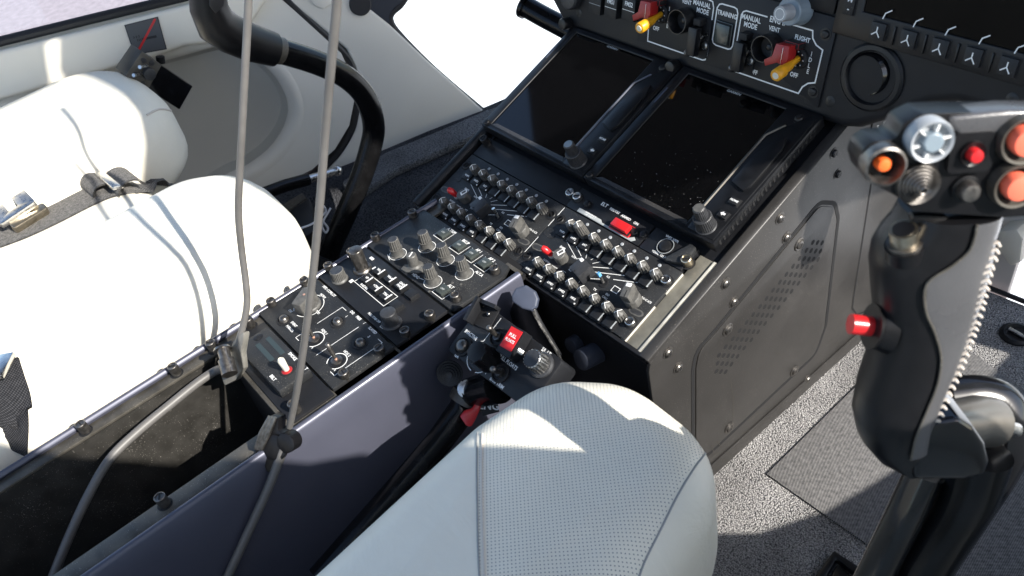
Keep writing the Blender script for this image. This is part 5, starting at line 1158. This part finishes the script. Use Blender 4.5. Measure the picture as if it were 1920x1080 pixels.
# ------------------------------------------------------------------ far cyclic stick
pts = [onx(x, y, -330) for x, y in ((512, 92), (560, 106), (605, 122), (645, 142), (675, 168), (693, 200), (701, 240), (694, 280), (680, 325), (662, 370), (640, 420), (622, 460), (606, 505))]
LC = frame(pts[-1], (1, 0, 0), (0, 1, 0), (0, 0, 1)); lci = LC.inverted()
lc = thing('cyclic_stick', 'far cyclic stick, a black bent tube with its grip cut off by the top edge', 'cyclic stick', LC)
m = MB(); m.tube([lci @ p for p in spline(pts, 4)], [15]*33+[17]*20 if False else 15.5, 24); part('stick_tube', m, 'tube_black', lc, ang=60)
m = MB(); a, b = lci @ onx(505, 90, -330), lci @ onx(528, 96, -330); m.tube([a, b], 16.6, 24); part('collar', m, 'rail_paint', lc)
m = MB(); m.tube([lci @ onx(x, y, -330) for x, y in ((514, 93), (470, 80), (430, 62), (405, 45), (392, 15), (388, -30), (385, -90))], [19, 21, 22, 23, 21, 20, 22], 24, flat=1.15); part('grip', m, 'grip_black', lc, ang=60)
gp = [onx(x, y, -308) for x, y in ((392, -40), (424, -40), (420, 10), (404, 26), (392, 10))]
G_ = frame((-308, 0, 0), (0, 1, 0), (0, 0, 1), (1, 0, 0)); m = MB(); m.prism([(p.y, p.z) for p in gp], -4, 1.2); m.tf(lci @ G_); part('grip_insert', m, 'grip_rubber', lc, bev=1)
m = MB(); m.tube([lci @ onx(615, 480, -330), lci @ onx(600, 520, -330)], [20, 24], 22); part('boot', m, 'seal_rubber', lc)
q = [onx(x, y, -330) for x, y in ((600, 392), (612, 402), (617, 420), (612, 432), (600, 412))]
cd = MB(); P = [onx(x, y, -318) for x, y in ((564, 428), (585, 420), (600, 408), (611, 396), (604, 385), (597, 396), (606, 415), (615, 428), (610, 436), (604, 420), (620, 390))]
cd.tube(spline(P, 5), 1.5, 8); solo('cord_loop', cd, 'cord_white', 'thin white cord looped round the far cyclic stick base', 'cord')
P = [onx(x, y, -452) for x, y in ((470, 372), (535, 348), (578, 336))]; Q = [onx(x, y, -452) for x, y in ((578, 336), (612, 326), (628, 321))]
SB = frame(P[0], (1, 0, 0), (0, 1, 0), (0, 0, 1)); sbi = SB.inverted()
gs = thing('gas_strut', 'black gas strut with a bright silver rod end low against the left wall', 'strut', SB)
m = MB(); m.tube([sbi @ p for p in P], 9.5, 18); part('cylinder', m, 'tube_black', gs)
m = MB(); m.tube([sbi @ p for p in Q], [6.4, 6, 5.4], 16); m.sphere(sbi @ onx(632, 320, -452), 8.5, 0, 16); part('rod_end', m, 'bare_metal', gs, ang=60)
F = frame(onz(560, 395, FLOOR), (1, 0, 0), (0, 1, 0), (0, 0, 1)); pdl = thing('pedal_bracket', 'black bracket with a worn grey edge on the carpet beneath the gas strut', 'bracket', F); fi = F.inverted()
m = MB(); q = [onz(x, y, FLOOR+30) for x, y in ((505, 396), (566, 360), (580, 372), (592, 430), (560, 452), (530, 430))]; t = MB(); t.prism([(p.x, p.y) for p in q], FLOOR, FLOOR+30); part('base', t.tf(fi), 'seal_rubber', pdl, bev=3)
q = [onz(x, y, FLOOR+33) for x, y in ((508, 398), (566, 362), (574, 372), (520, 408))]; t = MB(); t.prism([(p.x, p.y) for p in q], FLOOR+30, FLOOR+33); part('worn_plate', t.tf(fi), 'dark_metal', pdl)

# ------------------------------------------------------------------ placard and far collective by the left door
c = [loc(W, x, y, 22) for x, y in ((233, 47), (296, 31), (313, 92), (252, 103))]
NP = frame(W @ (sum(c, V())/4), *[W.to_3x3().col[i] for i in range(3)]); m = MB(); o = [(v.x-sum(p.x for p in c)/4, v.y-sum(p.y for p in c)/4) for v in c]
m.prism(o, .2, 1.2, 1); k = inset(o, 1.6); l = MB(); l.prism(k, 1.2, 1.4, 0)
def bl(u, v): a = V((*k[0], 0)).lerp(V((*k[1], 0)), u); b = V((*k[3], 0)).lerp(V((*k[2], 0)), u); p = a.lerp(b, v); return (p.x, p.y)
l.prism([bl(.36, .52), bl(.82, .52), bl(.82, .60), bl(.36, .60)], 1.4, 1.5, 1); l.line([bl(.93, .02), bl(.12, .93)], 3.0, 1.7, 2)
for u in (.12, .2, .28): l.line([bl(u, .40), bl(u+.03, .44), bl(u, .48)], 1.2, 1.5, 1)
for u in (.22, .27, .32): l.line([bl(u, .52), bl(u, .60)], 1.2, 1.5, 1)
m2 = MB(); m2.join(m); m2.join(l); solo('no_smoking_placard', m2, ['placard_grey', 'seal_rubber', 'red_plastic'], 'grey square placard with a barred cigarette symbol on the cream door sill', 'placard', NP, fixn=False)
XP = frame((-548, 0, 0), (0, 1, 0), (0, 0, 1), (1, 0, 0))
A = [V((*p, 0)) for p in l2(XP, [(266, 98), (362, 162), (337, 206), (240, 144)])]
c0 = sum(A, V())/4; LCF = offs(XP, c0.x, c0.y); A = [(p.x-c0.x, p.y-c0.y) for p in A]
lco = thing('collective_lever', 'far black collective head with small switches behind the left seat bolster', 'collective', LCF)
m = MB(); m.prism(A, -40, 0); part('head', m, 'gloss_black', lco, bev=1.6)
def lp(u, v): a = V((*A[0], 0)).lerp(V((*A[1], 0)), u); b = V((*A[3], 0)).lerp(V((*A[2], 0)), u); return a.lerp(b, v)
m = MB(); ff = [lp(-.02, -.02), lp(.36, -.02), lp(.36, 1.02), lp(-.06, 1.02)]; m.prism([(p.x, p.y) for p in ff], -38, 3); part('switch_face', m, 'rail_paint', lco, bev=.8)
for u, v, r in ((.24, .5, 9), (.07, .2, 4), (.2, .12, 4), (.07, .8, 4), (.24, .92, 4)):
    p = lp(u, v); m = MB(); m.lathe([(r, 3), (r*.9, 9 if r > 5 else 4), (r*.5, 10 if r > 5 else 4.2)], 20); part('knob', m, 'knob_dark', lco, (p.x, p.y, 0))
for u, v in ((.16, .3), (.14, .66)):
    p = lp(u, v); m = MB(); m.tube([(0, 0, 3), (-8, 5, 12), (-12, 8, 16)], [2, 2, 2.6], 10); part('toggle', m, 'bare_metal', lco, (p.x, p.y, 0))
p = lp(.42, -.05); m = MB(); m.tube([(p.x, p.y, -14), (p.x+3, p.y+9, -14)], 6, 12); part('side_knob', m, 'grip_black', lco)

# ------------------------------------------------------------------ headset cords clipped over the console
b1 = onz(447, 660, 22)
P = [at(467, -900, .445), at(467, -600, .485), at(467, -400, .515), at(467, -120, .60), at(466, 0, .63), at(459, 140, .655), at(452, 280, .685), at(447, 390, .715), at(452, 460, .735), at(461, 530, .748), at(463, 570, .755), at(456, 610, .76), at(446, 645, .765)]
CF1 = frame(P[-1], (1, 0, 0), (0, 1, 0), (0, 0, 1)); c1 = CF1.inverted()
h1 = thing('headset_cord', 'thin grey headset cord hanging to a clear hook over the left console rail', 'cord', CF1, 'headset cords hanging over the console')
m = MB(); m.tube([c1 @ p for p in spline(P, 6)], 3.0, 14); part('cord', m, 'cable_grey', h1, ang=60)
FP = frame(P[-1], *basis(V((.35, -.75, .55)))); fpi = FP.inverted()
q = l2(FP, [(440, 640), (462, 618), (455, 662), (458, 690), (444, 712), (424, 722), (418, 705), (436, 690), (430, 668)]); m = MB(); m.prism([(p[0], p[1]) for p in roundpoly([(*p, 0) for p in q], 2)], -5, 2); m.tf(c1 @ FP); part('hook', m, 'connector_clear', h1, bev=1)
a, b = at(418, 655, .76), at(431, 702, .752); d = (b-a).normalized()
m = MB(); m.tube([c1 @ a, c1 @ (a+(b-a)*.4)], 5.2, 20); m.tube([c1 @ (a+(b-a)*.42), c1 @ b], 7, 22); a2 = at(416, 652, .762); m.tube([c1 @ a2, c1 @ (a2+(b-a)*.1)], [7, 8], 20); part('plug', m, 'dark_metal', h1)
P = [at(424, 690, .77), onx(405, 695, 34), onx(370, 718, 32), onx(320, 758, 34), onx(255, 812, 38), onx(205, 862, 44), onx(165, 930, 52), onx(128, 1010, 62), onx(96, 1090, 70)]
m = MB(); m.tube([c1 @ p for p in spline(P, 6)], [4.2, 4.2]+[4.0]*(len(spline(P, 6))-2), 12); part('lower_cord', m, 'cable_grey', h1, ang=60)

P = [at(633, -900, .365), at(633, -640, .405), at(633, -400, .42), at(634, -120, .45), at(632, 0, .47), at(620, 130, .50), at(609, 260, .535), at(599, 390, .565), at(586, 520, .595), at(571, 640, .63), at(557, 730, .66), at(543, 800, .69)]
CF2 = frame(P[-1], (1, 0, 0), (0, 1, 0), (0, 0, 1)); c2 = CF2.inverted()
h2 = thing('headset_cord', 'thick grey headset cord running down to a black clip on the right console rail', 'cord', CF2, 'headset cords hanging over the console')
m = MB(); m.tube([c2 @ p for p in spline(P, 6)], 2.75, 14); part('cord', m, 'cable_grey', h2, ang=60)
FP = frame(P[-1], *basis(V((.45, -.7, .55)))); 
q = l2(FP, [(513, 776), (527, 782), (526, 805), (540, 812), (552, 818), (554, 832), (545, 842), (534, 842), (524, 862), (508, 886), (498, 862), (478, 878), (474, 872), (486, 850), (482, 834), (494, 812)])
m = MB(); m.prism([(p[0], p[1]) for p in roundpoly([(*p, 0) for p in q], 2)], -7, 4); m.tf(c2 @ FP); part('clip', m, 'grip_black', h2, bev=1.6)
p = loc(FP, 517, 838, 4); m = MB(); m.lathe([(11, 3), (11, 6), (9, 7)], 22, 0, (p.x, p.y)); p = loc(FP, 545, 826, 0); m.lathe([(8, -4), (8, 7), (6, 8)], 20, 0, (p.x, p.y)); m.tf(c2 @ FP); part('clip_screw', m, 'grip_black', h2)
a, b = loc(FP, 518, 778, 2), loc(FP, 492, 838, 2); m = MB()
for k in range(3): o = V((2.6*k-2.6, 0, 5)); m.tube([a+o, a.lerp(b, .5)+o*1.2, b+o], [1.5, 2.2, 1.6], 8)
m.tf(c2 @ FP); part('clip_ribs', m, 'dark_metal', h2)
P = [at(534, 835, .69)]+[onx(x, y, 168) for x, y in ((520, 872), (503, 915), (485, 955), (462, 1005), (432, 1070), (400, 1140))]
m = MB(); m.tube([c2 @ p for p in spline(P, 6)], 3.7, 12); part('lower_cord', m, 'cable_grey', h2, ang=60)
